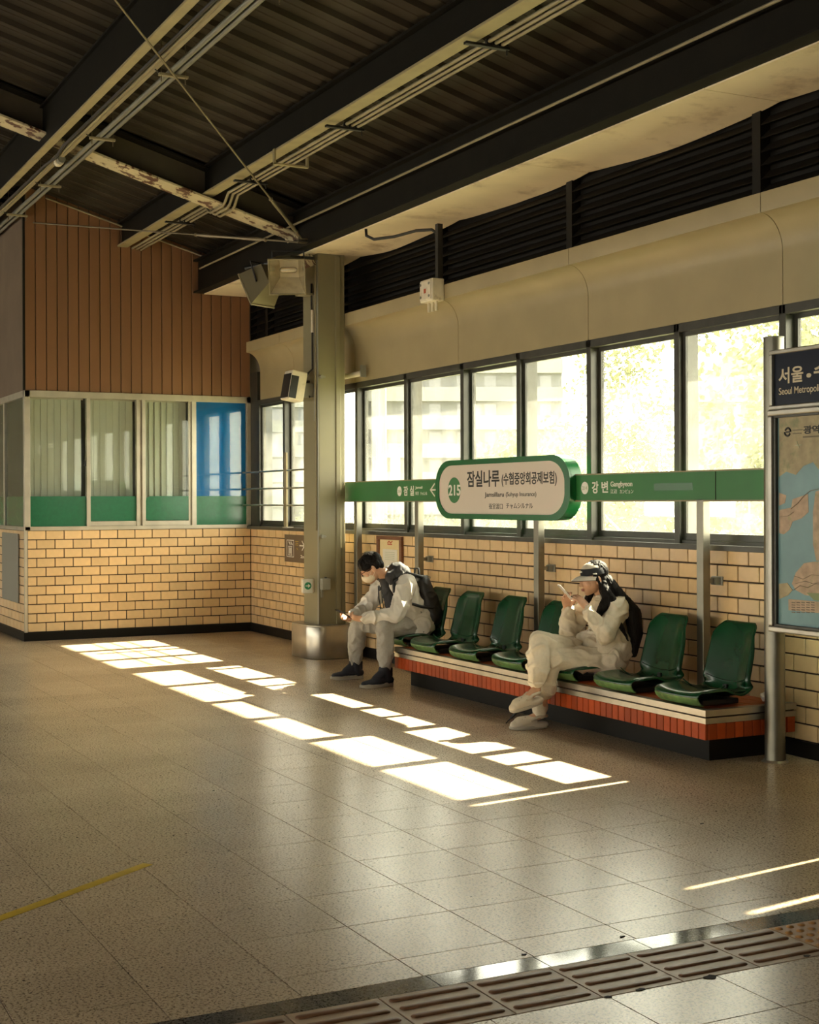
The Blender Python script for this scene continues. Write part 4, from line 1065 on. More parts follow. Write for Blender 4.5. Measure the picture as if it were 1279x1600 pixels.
land_m = mat('map_land', (0.36, 0.29, 0.155), 0.45, noise=(14, 0.22), stain=(9, 0.56, (0.20, 0.22, 0.10), 0.15))
land_p = mat('map_land_pink', (0.44, 0.31, 0.20), 0.45, noise=(20, 0.2), stain=(18, 0.58, (0.30, 0.29, 0.13), 0.1))
land_n = [0]
def land(pts, m, extra=None):
    land_n[0] += 1
    poly = [(on_y(u, v, my).x, on_y(u, v, my).z) for u, v in pts] + (extra or [])
    mb = MB(); mb.prism_y(poly, my - 0.0008 - 0.0003 * land_n[0], my + 0.002); return obj('map_region', mb, m, mp)
XE = FX1 - 0.045
land([(1217, 648), (1300, 640), (1300, 742), (1278, 733), (1270, 722), (1255, 728), (1243, 742), (1228, 737), (1217, 745)], land_m)
land([(1217, 770), (1228, 774), (1226, 786), (1217, 790)], land_p)
land([(1217, 797), (1236, 793), (1238, 780), (1250, 776), (1262, 772), (1263, 800), (1252, 810), (1238, 815), (1233, 828), (1224, 835), (1217, 833)], land_p)
land([(1274, 768), (1300, 760), (1300, 880), (1275, 876), (1270, 850), (1270, 800)], land_p)
land([(1243, 895), (1256, 880), (1268, 878), (1300, 876), (1300, 935), (1258, 930), (1243, 922), (1237, 912)], land_p)
land([(1217, 912), (1230, 911), (1238, 922), (1231, 930), (1220, 935), (1217, 936)], land_m)
land([(1260, 926), (1300, 928), (1300, 940), (1272, 938)], mat('map_green', (0.22, 0.27, 0.12), 0.5))
mb = MB(); xe0 = on_y(1300, 800, my).x
mb.prism_y([(xe0 - .01, 0.95), (XE, 0.90), (XE, 2.07), (xe0 - .01, 2.06)], my - 0.001, my + 0.002); obj('map_region', mb, land_m, mp)
line_m = mat('map_line', (0.16, 0.13, 0.08), 0.6)
def mline(pts, th=0.003, m=None):
    q = [on_y(u, v, my) for u, v in pts]
    strokes('map_line', [(a.x, a.z, b.x, b.z) for a, b in zip(q, q[1:])], my - 0.0034, th, m or line_m, mp)
mline([(1236, 795), (1247, 786), (1256, 775), (1266, 767), (1279, 764), (1300, 760)])
mline([(1240, 922), (1250, 915), (1262, 918), (1275, 912), (1300, 914)]); mline([(1241, 900), (1255, 905), (1268, 898), (1300, 902)], 0.002)
mline([(1243, 912), (1258, 908), (1270, 912), (1300, 906)], 0.002); mline([(1218, 808), (1232, 806), (1240, 800)], 0.002)
mline([(1245, 690), (1249, 700)], 0.004, M['pale_ink']); mline([(1243, 696), (1252, 695)], 0.004, M['pale_ink'])
lg = on_y(1232, 936, my); lg2 = on_y(1300, 960, my)
obj('map_legend', MB().box(lg.x, lg2.x, my - 0.0036, my, lg2.z, lg.z), land_p, mp)
for r in range(5):
    for c in range(5):
        a = on_y(1237 + 7.6 * c, 940.5 + 3.8 * r, my); b = on_y(1242.5 + 7.6 * c, 942.5 + 3.8 * r, my)
        obj('legend_entry', MB().box(a.x, b.x, my - 0.0046, my - 0.0036, b.z, a.z), (line_m, M['sign_brown'])[(r + c) % 2], mp)
lc = on_y(1230.5, 675, my)
for s in (0, math.pi):
    pts = [(lc.x + 0.026 * math.cos(s + t) * (1 - 0.18 * t / 3), my - 0.002, lc.z + 0.026 * math.sin(s + t) * (1 - 0.18 * t / 3)) for t in [k * 0.3 for k in range(10)]]
    obj('logo_stroke', MB().tube(pts, 0.006, 6), M['ink'], mp)
obj('logo_bar', MB().box(lc.x - 0.016, lc.x + 0.016, my - 0.003, my, lc.z - 0.004, lc.z + 0.004), M['ink'], mp)
strokes('tiny_print', [(lc.x + 0.045, lc.z + 0.008, lc.x + 0.125, lc.z + 0.008), (lc.x + 0.045, lc.z - 0.012, lc.x + 0.115, lc.z - 0.012)], my - 0.0012, 0.006, line_m, mp)
xt = on_y(1255, 672, my).x
text_on_wall('lettering', '광역전철', xt, xt + 0.28, on_y(1262, 678, my).z, on_y(1262, 665, my).z, my - 0.0012, M['ink'], mp, 0.03)
strokes('tiny_print', [(xt, on_y(1262, 682.5, my).z, xt + 0.26, on_y(1262, 682.5, my).z)], my - 0.0012, 0.009, line_m, mp)
# unseen boards added to block the sun; the gaps leave narrow streaks
b2 = thing('sun_block_stand', 'unseen narrow steel stand added past the map board to block sun', 'board', (11.65, -0.25, 0))
obj('panel', MB().box(11.515, 11.80, MY - 0.05, MY, 0.8, 2.6), M['navy'], b2); obj('frame', ringframe(11.505, 11.81, 0.78, 2.62, 0.03, MY - 0.06, MY + 0.01), M['steel'], b2)
for x in (11.54, 11.775): obj('leg', MB().cyl((x, MY - .02, 0), (x, MY - .02, 0.8), 0.03), M['steel_dark'], b2)
b3 = thing('sun_block_board', 'unseen wide steel board added past the narrow stand to block sun', 'board', (12.9, -0.25, 0))
obj('panel', MB().box(11.91, 13.9, MY - 0.05, MY, 0.8, 2.6), M['navy'], b3); obj('frame', ringframe(11.90, 13.91, 0.78, 2.62, 0.03, MY - 0.06, MY + 0.01), M['steel'], b3)
for x in (11.94, 13.86): obj('leg', MB().cyl((x, MY - .02, 0), (x, MY - .02, 0.8), 0.03), M['steel_dark'], b3)

# ================================================================== ON THE FLOOR
a, b = on_z(231, 1350), on_z(-40, 1450)
d = (b - a).normalized(); nrm = Vector((-d.y, d.x, 0)) * 0.027
tp = MB(); tp.add([a + nrm, a - nrm, b - nrm, b + nrm] + [p + Vector((0, 0, 0.0012)) for p in (a + nrm, a - nrm, b - nrm, b + nrm)], [(0, 1, 2, 3), (4, 7, 6, 5), (0, 4, 5, 1), (1, 5, 6, 2), (2, 6, 7, 3), (3, 7, 4, 0)])
tag(obj('floor_tape', tp, M['yellow_tape']), 'strip of yellow tape stuck diagonally on the granite floor', 'tape')
spots = [((1110, 1527), 0.05, 'tar blot beside the tactile paving where the largest chip is'), ((972, 1464), 0.022, 'small dark chip at the joint of the polished border'), ((818, 1492), 0.018, 'tiny dark chip on the border stone'),
         ((1000, 1547), 0.03, 'dark blot along the paver edge'), ((950, 1558), 0.022, 'small blot along the tactile paver edge'), ((1260, 1494), 0.03, 'dark blot below the dotted warning pavers'), ((1096, 1287), 0.02, 'dry scrap lying alone on the open floor')]
for (u, v), r, lb in spots:
    p = on_z(u, v); mb = MB(); nn = 11
    pts = []
    for k in range(nn):
        t = 2 * math.pi * k / nn; q = 0.65 * r * random.uniform(0.55, 1.15); pts.append((p.x + q * 0.6 * math.cos(t), p.y + q * math.sin(t)))
    mb.prism_z(pts, 0.0, 0.0025); tag(obj('dirt_blot', mb, M['dirt']), lb, 'dirt', 'dark blots on the floor')

# ================================================================== OUTSIDE
M['leaf'] = bpy.data.materials.new('backlit_leaf'); M['leaf'].use_nodes = True
nt = M['leaf'].node_tree; N, L = nt.nodes, nt.links
bb = N['Principled BSDF']; tl_ = N.new('ShaderNodeBsdfTranslucent'); mxs = N.new('ShaderNodeMixShader'); gi = N.new('ShaderNodeNewGeometry')
ramp = N.new('ShaderNodeMix'); ramp.data_type = 'RGBA'; ramp.inputs[6].default_value = (0.105, 0.115, 0.05, 1); ramp.inputs[7].default_value = (0.135, 0.14, 0.066, 1)
L.new(gi.outputs['Random Per Island'], ramp.inputs[0]); L.new(ramp.outputs[2], bb.inputs['Base Color']); L.new(ramp.outputs[2], tl_.inputs[0])
bb.inputs['Roughness'].default_value = 0.7; mxs.inputs[0].default_value = 0.55
L.new(bb.outputs[0], mxs.inputs[1]); L.new(tl_.outputs[0], mxs.inputs[2]); L.new(mxs.outputs[0], N['Material Output'].inputs['Surface'])
M['bark'] = mat('bark', (0.30, 0.25, 0.18), 0.9)
M['apt'] = mat('white_apartment_wall', (0.125, 0.126, 0.117), 0.8)
M['apt_shade'] = mat('balcony_recess_grey', (0.105, 0.107, 0.104), 0.8)
M['apt_glass'] = mat('apartment_window', (0.09, 0.092, 0.093), 0.2)
struct('ground_outside', MB().box(-260, 120, 1.2, 260, -7.2, -7.0), mat('pale_ground', (0.20, 0.21, 0.11), 0.9))
rng = random.Random(3)
def tree(label, base, h, rad, n):
    base = Vector(base); t = thing('tree', label, 'tree', base, 'street trees outside the windows')
    top = base + Vector((rng.uniform(-.4, .4), rng.uniform(-.4, .4), h * 0.72))
    tr = MB(); tr.tube([base, base.lerp(top, .4) + Vector((0.15, 0, 0)), top], [0.22, 0.16, 0.06], 8)
    obj('trunk', tr, M['bark'], t)
    for k in range(5):
        s = base.lerp(top, 0.35 + 0.12 * k); an = rng.uniform(0, 6.28)
        obj('branch', MB().tube([s, s + Vector((math.cos(an), math.sin(an), 0.7)) * rad * .45, s + Vector((math.cos(an), math.sin(an), 0.8)) * rad * .8], [0.07, 0.05, 0.015], 6), M['bark'], t)
    c = base + Vector((0, 0, h * 0.66)); cl = []
    for k in range(16):
        v = Vector((rng.gauss(0, 1), rng.gauss(0, 1), rng.gauss(0, 1))).normalized() * rng.uniform(0.35, 0.9)
        cl.append((c + Vector((v.x * rad, v.y * rad, v.z * h * 0.34)), rng.uniform(.3, .55) * rad))
    vs, fs = [], []
    for k in range(int(n * 2.3)):
        cc, r = cl[rng.randrange(len(cl))]
        v = Vector((rng.gauss(0, 1), rng.gauss(0, 1), rng.gauss(0, 1))).normalized() * r * rng.uniform(0.4, 1.0)
        p = cc + v; s = rng.uniform(0.05, 0.10)
        a = Vector((rng.gauss(0, 1), rng.gauss(0, 1), rng.gauss(0, 1))).normalized(); b = a.orthogonal().normalized()
        i = len(vs); vs += [p - a * s, p + b * s * .55, p + a * s, p - b * s * .55]; fs.append((i, i + 1, i + 2, i + 3))
    mb = MB(); mb.add(vs, fs); me = bpy.data.meshes.new('crown'); o0 = base_of(t)
    me.from_pydata([(q[0] - o0.x, q[1] - o0.y, q[2] - o0.z) for q in mb.v], [], mb.f)
    o = obj('crown', me, M['leaf'], t); return t
tree('pale spring tree seen through the pane above the map board post', (1.2, 9.5, -7), 12.5, 2.9, 4200)
tree('tall yellow-green tree outside, left of the grey-roofed house', (-5.2, 11.5, -7), 14.5, 3.4, 5200)
tree('yellow-green tree standing behind the name board panes', (-12.5, 13.0, -7), 13.5, 3.2, 5200)
tree('lower bushy tree in front of the white apartment block', (-22.0, 15.5, -7), 9.6, 3.0, 3600)
tree('small bushy tree low in the panes next to the column', (-36.0, 19.0, -7), 9.0, 3.0, 3200)
tree('low shrub tree outside the windows by the office', (-52.0, 24.0, -7), 8.6, 3.2, 3000)
tree('broad tree outside beyond the map board', (7.0, 9.0, -7), 12.0, 3.0, 3200)
# apartment block, square to the line of sight
def far_point(u, depth, z=0.0):
    r = ray(u, HORIZON); return CAM + r * depth + Vector((0, 0, z - 1.6))
def block(name, label, u0, u1, depth, z0, floors, fh, ncol, wallm):
    A, B = far_point(u0, depth, z0), far_point(u1, depth, z0)
    t = thing(name, label, 'building', A.lerp(B, .5)); e = (B - A); W = e.length; e.normalize(); nb_ = Vector((e.y, -e.x, 0))
    if nb_.dot(CAM - A) < 0: nb_ = -nb_
    def fbox(mb, s0, s1, d0, d1, h0, h1):
        vs = [A + e * s + nb_ * d + Vector((0, 0, h)) for h in (h0, h1) for d in (d0, d1) for s in (s0, s1)]
        mb.add(vs, [(0, 2, 3, 1), (4, 5, 7, 6), (0, 1, 5, 4), (2, 6, 7, 3), (0, 4, 6, 2), (1, 3, 7, 5)]); return mb
    obj('wall', fbox(MB(), 0, W, -12, -1.2, 0, floors * fh + 1), wallm, t)
    obj('side_wall', fbox(MB(), -0.6, 0.0, -12, 0.4, 0, floors * fh + 2), wallm, t)
    obj('stair_tower', fbox(MB(), W * .02, W * .07, -1.2, 0.6, 0, floors * fh + 2), wallm, t)
    obj('roof_slab', fbox(MB(), -0.8, W + 0.8, -12.4, 0.6, floors * fh + 1, floors * fh + 1.5), wallm, t)
    for f in range(floors):
        h = f * fh
        par = obj('balcony_parapet', fbox(MB(), 0, W, -1.2, 0.1, h - 0.15, h + 1.25), wallm, t)
        obj('balcony_recess', fbox(MB(), 0, W, -1.2, -1.12, h + 1.25, h + fh - 0.15), M['apt_shade'], t)
        for c in range(ncol):
            s = W * (c + 0.2) / ncol
            obj('window', fbox(MB(), s, s + W / ncol * 0.42, -1.12, -1.05, h + 1.25, h + fh - 0.35), M['apt_glass'], t)
    return t, fbox, W
bt, fbx, W = block('apartment_block', 'white apartment block with grey balcony recesses outside the windows', 575, 880, 140, -8, 13, 2.8, 7, M['apt'])
obj('teal_sign', fbx(MB(), W * 0.115, W * 0.165, 0.1, 0.4, 11.2, 14.0), mat('teal_shop_sign', (0.10, 0.20, 0.19), 0.5), bt)
block('apartment_tower', 'pale tower block outside the windows beside the office', 370, 505, 170, -8, 14, 3.0, 3, M['apt'])
# grey-roofed house
hp = far_point(1105, 75, -7)
ho = thing('grey_roof_house', 'house with grey pitched roof among the trees outside', 'house', hp)
e = Vector((SN, CS, 0)); nb2 = Vector((CS, -SN, 0))
def hb(pts, d0, d1, m, nm):
    n = len(pts); vs = [hp + e * x + nb2 * d + Vector((0, 0, z)) for d in (d0, d1) for x, z in pts]
    mb = MB(); mb.add(vs, [(k, (k + 1) % n, n + (k + 1) % n, n + k) for k in range(n)] + [tuple(reversed(range(n))), tuple(range(n, 2 * n))]); obj(nm, mb, m, ho)
hb([(-0.6, 0), (3.6, 0), (3.6, 14.0), (-0.6, 14.0)], -6, 0, M['apt'], 'walls')
hb([(-1.2, 13.8), (4.2, 13.8), (2.6, 16.6), (1.2, 16.6)], -6.4, 0.5, mat('grey_roof', (0.12, 0.122, 0.122), 0.7), 'roof')
hb([(0.6, 10.0), (2.2, 10.0), (2.2, 12.2), (0.6, 12.2)], 0, 0.1, M['apt_glass'], 'window')
pl = thing('light_pole', 'grey concrete pole outside the pane next to the column', 'pole', far_point(598, 62, -7))
pp = far_point(598, 62, -7); obj('shaft', MB().cyl(pp, pp + Vector((0, 0, 16)), 0.22, 0.16, seg=12), M['apt_shade'], pl); obj('cross_arm', MB().box(pp.x - .6, pp.x + .6, pp.y - .05, pp.y + .05, pp.z + 14, pp.z + 14.15), M['apt_shade'], pl)

# ================================================================== PEOPLE
M['skin'] = mat('skin', (0.60, 0.345, 0.215), 0.5, noise=(30, 0.05)); M['skin'].node_tree.nodes['Principled BSDF'].inputs['Subsurface Weight'].default_value = 0.0
M['lip'] = mat('lips', (0.42, 0.15, 0.11), 0.45)
M['eye'] = mat('dark_eye', (0.02, 0.014, 0.01), 0.2)
M['hair'] = mat('black_hair', (0.010, 0.0085, 0.008), 0.6, noise=(40, 0.3), bump=(60, 0.5, 0.004), stretch=(3, 3, 0.5), spec=0.12)
M['jacket'] = mat('light_grey_jacket', (0.70, 0.66, 0.58), 0.75, noise=(6, 0.05), bump=(22, 0.25, 0.01), sheen=0.1)
M['hood'] = mat('charcoal_hood', (0.045, 0.045, 0.048), 0.8, bump=(25, 0.3, 0.01))
M['sweat'] = mat('grey_sweatpants', (0.38, 0.36, 0.315), 0.85, noise=(60, 0.06), bump=(16, 0.3, 0.012))
M['cream'] = mat('cream_sweatshirt', (0.66, 0.59, 0.46), 0.85, noise=(50, 0.04), bump=(15, 0.3, 0.012))
M['cream2'] = mat('cream_sweatpants', (0.70, 0.63, 0.50), 0.85, noise=(50, 0.04), bump=(14, 0.3, 0.012))
M['navy_knit'] = mat('navy_knit_shoe', (0.016, 0.019, 0.030), 0.7, bump=(120, 0.3, 0.002))
M['sole'] = mat('off_white_sole', (0.46, 0.42, 0.34), 0.55)
M['clog'] = mat('cream_rubber_clog', (0.60, 0.53, 0.41), 0.45)
M['mask_m'] = mat('cream_face_mask', (0.74, 0.64, 0.47), 0.8, bump=(60, 0.1, 0.003))
M['brown_plastic'] = mat('brown_glasses', (0.10, 0.030, 0.012), 0.3)
M['pack'] = mat('black_nylon', (0.010, 0.010, 0.011), 0.5, bump=(50, 0.25, 0.004))
M['cap_cream'] = mat('cream_cap_cloth', (0.62, 0.56, 0.47), 0.8)
M['cap_navy'] = mat('navy_cap_cloth', (0.014, 0.016, 0.022), 0.8)
M['phone'] = mat('black_phone', (0.012, 0.012, 0.014), 0.2)
M['case'] = mat('pale_phone_case', (0.60, 0.56, 0.52), 0.3, noise=(60, 0.25))

def frame(f, up=(0, 0, 1)):
    f = Vector(f).normalized(); l = Vector(up).cross(f).normalized(); u = f.cross(l)
    return Matrix((l, f, u)).transposed()      # local x = left, y = forward, z = up
def V(*a): return Vector(a)
def finger(mb, base, d, n, lens, curl, r0=0.0082, r1=0.0062):
    p = Vector(base); a = 0.0
    for k, ln in enumerate(lens):
        a += curl[k]
        dr = d * math.cos(a) + n * math.sin(a)
        q = p + dr * ln
        ra, rb = r0 + (r1 - r0) * k / len(lens), r0 + (r1 - r0) * (k + 1) / len(lens)
        mb.capsule(p, ra, q, rb, seg=10, rings=4); p = q
    return p
def hand(mb, wrist, d, n, thumb_side, curl=(0.35, 0.5, 0.4), thumb=None):
    wrist, d = Vector(wrist), Vector(d).normalized(); n = Vector(n); n = (n - d * n.dot(d)).normalized()
    l = d.cross(n) * thumb_side
    mb.capsule(wrist, 0.026, wrist + d * 0.03, 0.033, flat=(n, 0.62))
    mb.capsule(wrist + d * 0.025, 0.036, wrist + d * 0.072, 0.039, flat=(n, 0.40))
    for k, (off, ln) in enumerate(((0.030, 0.072), (0.010, 0.080), (-0.010, 0.075), (-0.029, 0.060))):
        dd = (d + l * (off * 1.6)).normalized()
        c = [x * (1 + 0.10 * k) for x in curl]
        finger(mb, wrist + d * (0.082 - 0.004 * abs(k - 1)) + l * off, dd, n, (ln * .45, ln * .3, ln * .25), c)
    td = (d * 0.62 + l * 0.66 + n * 0.38).normalized()
    if thumb: td = Vector(thumb).normalized()
    b = wrist + d * 0.022 + l * 0.030
    mb.capsule(b - l * 0.012, 0.016, b + td * 0.034, 0.0115, seg=10)
    finger(mb, b + td * 0.034, td, (d * 0.8 - l * 0.3).normalized(), (0.026, 0.022), (0.25, 0.3), 0.0098, 0.0075)
def head(mb, c, f, up=(0, 0, 1), s=1.0):
    A = frame(f, up); c = Vector(c)
    q = lambda x, y, z: c + A @ Vector((x * s, y * s, z * s))
    def el(x, y, z, rx, ry, rz): mb.ell(q(x, y, z), (rx * s, ry * s, rz * s), A, seg=24, rings=16)
    el(0, -0.012, 0.036, 0.075, 0.096, 0.088); el(0, 0.026, -0.030, 0.064, 0.072, 0.084)
    el(0, 0.048, -0.083, 0.042, 0.042, 0.036); el(0, 0.066, -0.104, 0.024, 0.022, 0.018)
    el(0.036, 0.062, -0.036, 0.026, 0.026, 0.026); el(-0.036, 0.062, -0.036, 0.026, 0.026, 0.026)
    el(0, 0.080, 0.022, 0.050, 0.018, 0.014)
    mb.capsule(q(0, 0.095, 0.004), 0.009 * s, q(0, 0.113, -0.036), 0.0125 * s)
    for sx in (-1, 1):
        el(sx * 0.010, 0.103, -0.041, 0.009, 0.010, 0.008)
        mb.ell(q(sx * 0.078, -0.006, -0.012), (0.010 * s, 0.020 * s, 0.032 * s), A @ Matrix.Rotation(sx * 0.25, 3, 'Z'), seg=14, rings=10)
        el(sx * 0.072, -0.002, -0.034, 0.010, 0.011, 0.012)
    el(0, 0.093, -0.070, 0.020, 0.011, 0.012)
    return q, A
def face_parts(parent, q, A, s=1.0):
    for sx in (-1, 1):
        obj('eye', MB().ell(q(sx * 0.031, 0.0865, 0.000), (0.0135 * s, 0.006 * s, 0.0058 * s), A, seg=14, rings=8), M['eye'], parent, smooth=60)
        obj('eyebrow', MB().tube([q(sx * 0.014, 0.0985, 0.020), q(sx * 0.032, 0.096, 0.026), q(sx * 0.050, 0.080, 0.020)], 0.0032 * s, 6), M['hair'], parent)
    obj('lips', MB().capsule(q(-0.015, 0.100, -0.070), 0.0055 * s, q(0.015, 0.100, -0.070), 0.0055 * s).capsule(q(-0.011, 0.1015, -0.0775), 0.0055 * s, q(0.011, 0.1015, -0.0775), 0.0055 * s), M['lip'], parent, smooth=60)
def skin(name, mb, voxel, it, material, parent, wrinkle=0.0, freq=14.0, seed=0.0, stretch=(1, 1, 1)):
    me = remeshed(mb, voxel, it, name, base_of(parent))
    if wrinkle:
        n = len(me.vertices); co = np.empty(n * 3); me.vertices.foreach_get('co', co); co = co.reshape(-1, 3)
        no = np.empty(n * 3); me.vertex_normals.foreach_get('vector', no); no = no.reshape(-1, 3)
        for i in range(n):
            p = Vector(co[i]); p = Vector((p.x * stretch[0], p.y * stretch[1], p.z * stretch[2])) * freq + Vector((seed, seed * 2, 0))
            w = mnoise.noise(p + 0.6 * mnoise.noise_vector(p * 0.6))
            w2 = mnoise.noise(p * 2.3 + Vector((9, 3, 5)))
            co[i] += no[i] * wrinkle * max(-0.25, 0.75 - 2.6 * abs(w) ** 0.8 + 0.5 * w2)
        me.vertices.foreach_set('co', co.ravel()); me.update()
    me.shade_smooth(); me.materials.append(material)
    o = bpy.data.objects.new(name, me); COL.objects.link(o); o.parent = parent
    return o

# ---------------------------------------------------------------- the man
man = thing('person', 'person in light grey jacket and mask, bent over a phone with a backpack', 'person', (5.25, -0.9, 0))
J = dict(pel=V(5.30, -0.45, 0.50), wai=V(5.30, -0.485, 0.63), che=V(5.29, -0.56, 0.79), nb=V(5.27, -0.64, 0.905), hd=V(5.235, -0.825, 1.012),
         ns=V(5.465, -0.60, 0.865), fs=V(5.085, -0.63, 0.855), ne=V(5.53, -0.725, 0.615), fe=V(5.02, -0.80, 0.625), nw=V(5.355, -0.955, 0.578), fw=V(5.135, -0.985, 0.575),
         nh=V(5.40, -0.48, 0.475), fh=V(5.20, -0.48, 0.475), nk=V(5.455, -0.805, 0.515), fk=V(4.985, -0.84, 0.505), na=V(5.505, -0.825, 0.10), fa=V(4.915, -0.845, 0.10))
fdir = V(-0.30, -0.80, -0.52)
b = MB(); q, A = head(b, J['hd'], fdir)
b.capsule(q(0, -0.035, -0.05), 0.052, J['nb'], 0.060)
b.capsule(J['pel'], 0.13, J['wai'], 0.125, flat=((0, 1, 0), 0.8)); b.capsule(J['wai'], 0.125, J['che'], 0.135, flat=((0, 1, 0), 0.78)); b.capsule(J['che'], 0.12, J['nb'], 0.06)
b.capsule(J['ns'], 0.055, J['fs'], 0.055)
for s, e, w in (('ns', 'ne', 'nw'), ('fs', 'fe', 'fw')): b.capsule(J[s], 0.052, J[e], 0.040); b.capsule(J[e], 0.040, J[w], 0.026)
for h, k, a in (('nh', 'nk', 'na'), ('fh', 'fk', 'fa')): b.capsule(J[h], 0.078, J[k], 0.055); b.capsule(J[k], 0.054, J[a], 0.032); b.capsule(J[a], 0.031, J[a] + V(0, -0.10, -0.055), 0.026)
hand(b, J['nw'], (-0.55, -0.80, 0.06), (-0.55, 0.35, 0.75), 1, (0.35, 0.6, 0.5))
hand(b, J['fw'], (0.25, -0.95, 0.02), (0.60, 0.1, 0.75), -1, (0.3, 0.55, 0.5))
skin('body', b, 0.0042, 2, M['skin'], man)
# hair
h = MB()
for x, y, z, rx, ry, rz in ((0, -0.020, 0.048, 0.084, 0.104, 0.090), (0, 0.040, 0.070, 0.072, 0.058, 0.052), (0, 0.075, 0.050, 0.056, 0.026, 0.026), (0.055, 0.030, 0.030, 0.030, 0.050, 0.040), (-0.055, 0.030, 0.030, 0.030, 0.050, 0.040),
                            (0, -0.075, 0.0, 0.064, 0.040, 0.06), (0.070, -0.045, 0.012, 0.018, 0.035, 0.045), (-0.070, -0.045, 0.012, 0.018, 0.035, 0.045)):
    h.ell(q(x, y, z), (rx, ry, rz), A, seg=20, rings=12)
for k in range(16):
    x = -0.06 + 0.008 * k; h.capsule(q(x, 0.070, 0.075), 0.013, q(x * 1.05, 0.098 - abs(x) * .3, 0.026 + 0.006 * (k % 3)), 0.006, seg=8)
skin('hair', h, 0.0045, 2, M['hair'], man, 0.0025, 60, 3)
# mask and glasses
mk = MB(); mk.ell(q(0, 0.052, -0.060), (0.064, 0.070, 0.052), A, seg=20, rings=14).ell(q(0, 0.090, -0.048), (0.030, 0.038, 0.038), A)
mko = skin('face_mask', mk, 0.004, 3, M['mask_m'], man)
obj('ear_loop', MB().tube([q(0.058, 0.05, -0.04), q(0.074, 0.02, -0.018), q(0.086, -0.012, 0.012)], 0.002, 6).tube([q(0.056, 0.045, -0.075), q(0.074, 0.015, -0.052), q(0.084, -0.016, -0.03)], 0.002, 6), M['mask_m'], mko)
gl = MB()
for sx in (-1, 1):
    gl.tube([q(sx * 0.034 + 0.027 * math.cos(t), 0.108, 0.000 + 0.021 * math.sin(t)) for t in [k * math.pi / 8 for k in range(16)]], 0.0032, 6, closed=True)
    gl.tube([q(sx * 0.061, 0.108, 0.004), q(sx * 0.078, 0.09, 0.006), q(sx * 0.086, 0.0, 0.004)], 0.0032, 6)
gl.tube([q(-0.008, 0.110, 0.006), q(0.008, 0.110, 0.006)], 0.003, 6)
obj('glasses', gl, M['brown_plastic'], man, smooth=60)
# trousers
t = MB()
t.capsule(V(5.30, -0.45, 0.495), 0.15, V(5.30, -0.48, 0.56), 0.145, flat=((0, 1, 0), 0.8))
for h_, k_, a_ in (('nh', 'nk', 'na'), ('fh', 'fk', 'fa')):
    t.capsule(J[h_], 0.098, J[k_], 0.078); t.capsule(J[k_], 0.080, J[k_].lerp(J[a_], 0.45), 0.073); t.capsule(J[k_].lerp(J[a_], 0.45), 0.073, J[a_] + V(0, 0, 0.075), 0.056); t.capsule(J[a_] + V(0, 0, 0.09), 0.058, J[a_] + V(0, 0, 0.045), 0.048)
skin('trousers', t, 0.0065, 3, M['sweat'], man, 0.014, 12, 1, (1, 0.6, 0.7))
# jacket
j = MB()
j.capsule(V(5.31, -0.42, 0.53), 0.18, V(5.30, -0.475, 0.66), 0.178, flat=((0, 1, 0), 0.70)); j.capsule(V(5.30, -0.475, 0.66), 0.178, V(5.285, -0.53, 0.79), 0.18, flat=((0, 1, 0), 0.72))
j.capsule(V(5.285, -0.53, 0.79), 0.165, V(5.275, -0.60, 0.86), 0.12, flat=((0, 1, 0), 0.75))
j.capsule(J['ns'] + V(-0.02, 0, -0.01), 0.082, J['fs'] + V(0.02, 0, -0.01), 0.08)
j.capsule(V(5.42, -0.44, 0.52), 0.11, V(5.39, -0.41, 0.56), 0.12); j.capsule(V(5.19, -0.44, 0.52), 0.11, V(5.21, -0.41, 0.56), 0.12)
for s, e, w in (('ns', 'ne', 'nw'), ('fs', 'fe', 'fw')):
    j.capsule(J[s], 0.086, J[e], 0.066); j.capsule(J[e], 0.066, J[e].lerp(J[w], .75), 0.050); j.capsule(J[e].lerp(J[w], .70), 0.050, J[e].lerp(J[w], .93), 0.046)
jo = skin('jacket', j, 0.0065, 3, M['jacket'], man, 0.018, 10, 5, (1, 1, 0.8))
skv = []; NS = 40
for zz, rx, ry, cyy, sl in ((0.62, 0.190, 0.140, -0.455, 0.0), (0.56, 0.204, 0.150, -0.445, 0.01), (0.50, 0.214, 0.158, -0.44, 0.025), (0.44, 0.222, 0.166, -0.44, 0.040)):
    for k in range(NS):
        a = 2 * math.pi * k / NS; w_ = 1 + 0.035 * math.sin(5 * a + zz * 20) + 0.02 * math.sin(11 * a)
        skv.append(V(5.31 + rx * w_ * math.cos(a), cyy + ry * w_ * math.sin(a), zz - sl * math.sin(a) * -1 + 0.008 * math.sin(7 * a)))
sk_ = MB(); sk_.add(skv, [(r * NS + k, r * NS + (k + 1) % NS, (r + 1) * NS + (k + 1) % NS, (r + 1) * NS + k) for r in range(3) for k in range(NS)])
obj('jacket_hem', sk_, M['jacket'], jo, smooth=80)
obj('side_pocket', MB().tube([V(5.49, -0.42, 0.56), V(5.485, -0.47, 0.63)], 0.005, 6), M['grey_metal'], jo)
hd_ = MB()
for k in range(11):
    a = math.radians(-35 + 25 * k); r = 0.098
    cpt = V(5.265 + r * math.cos(a), -0.625 + r * 0.85 * math.sin(a), 0.925 + 0.035 * math.sin(a))
    hd_.ell(cpt, (0.045, 0.045, 0.052), seg=14, rings=10)
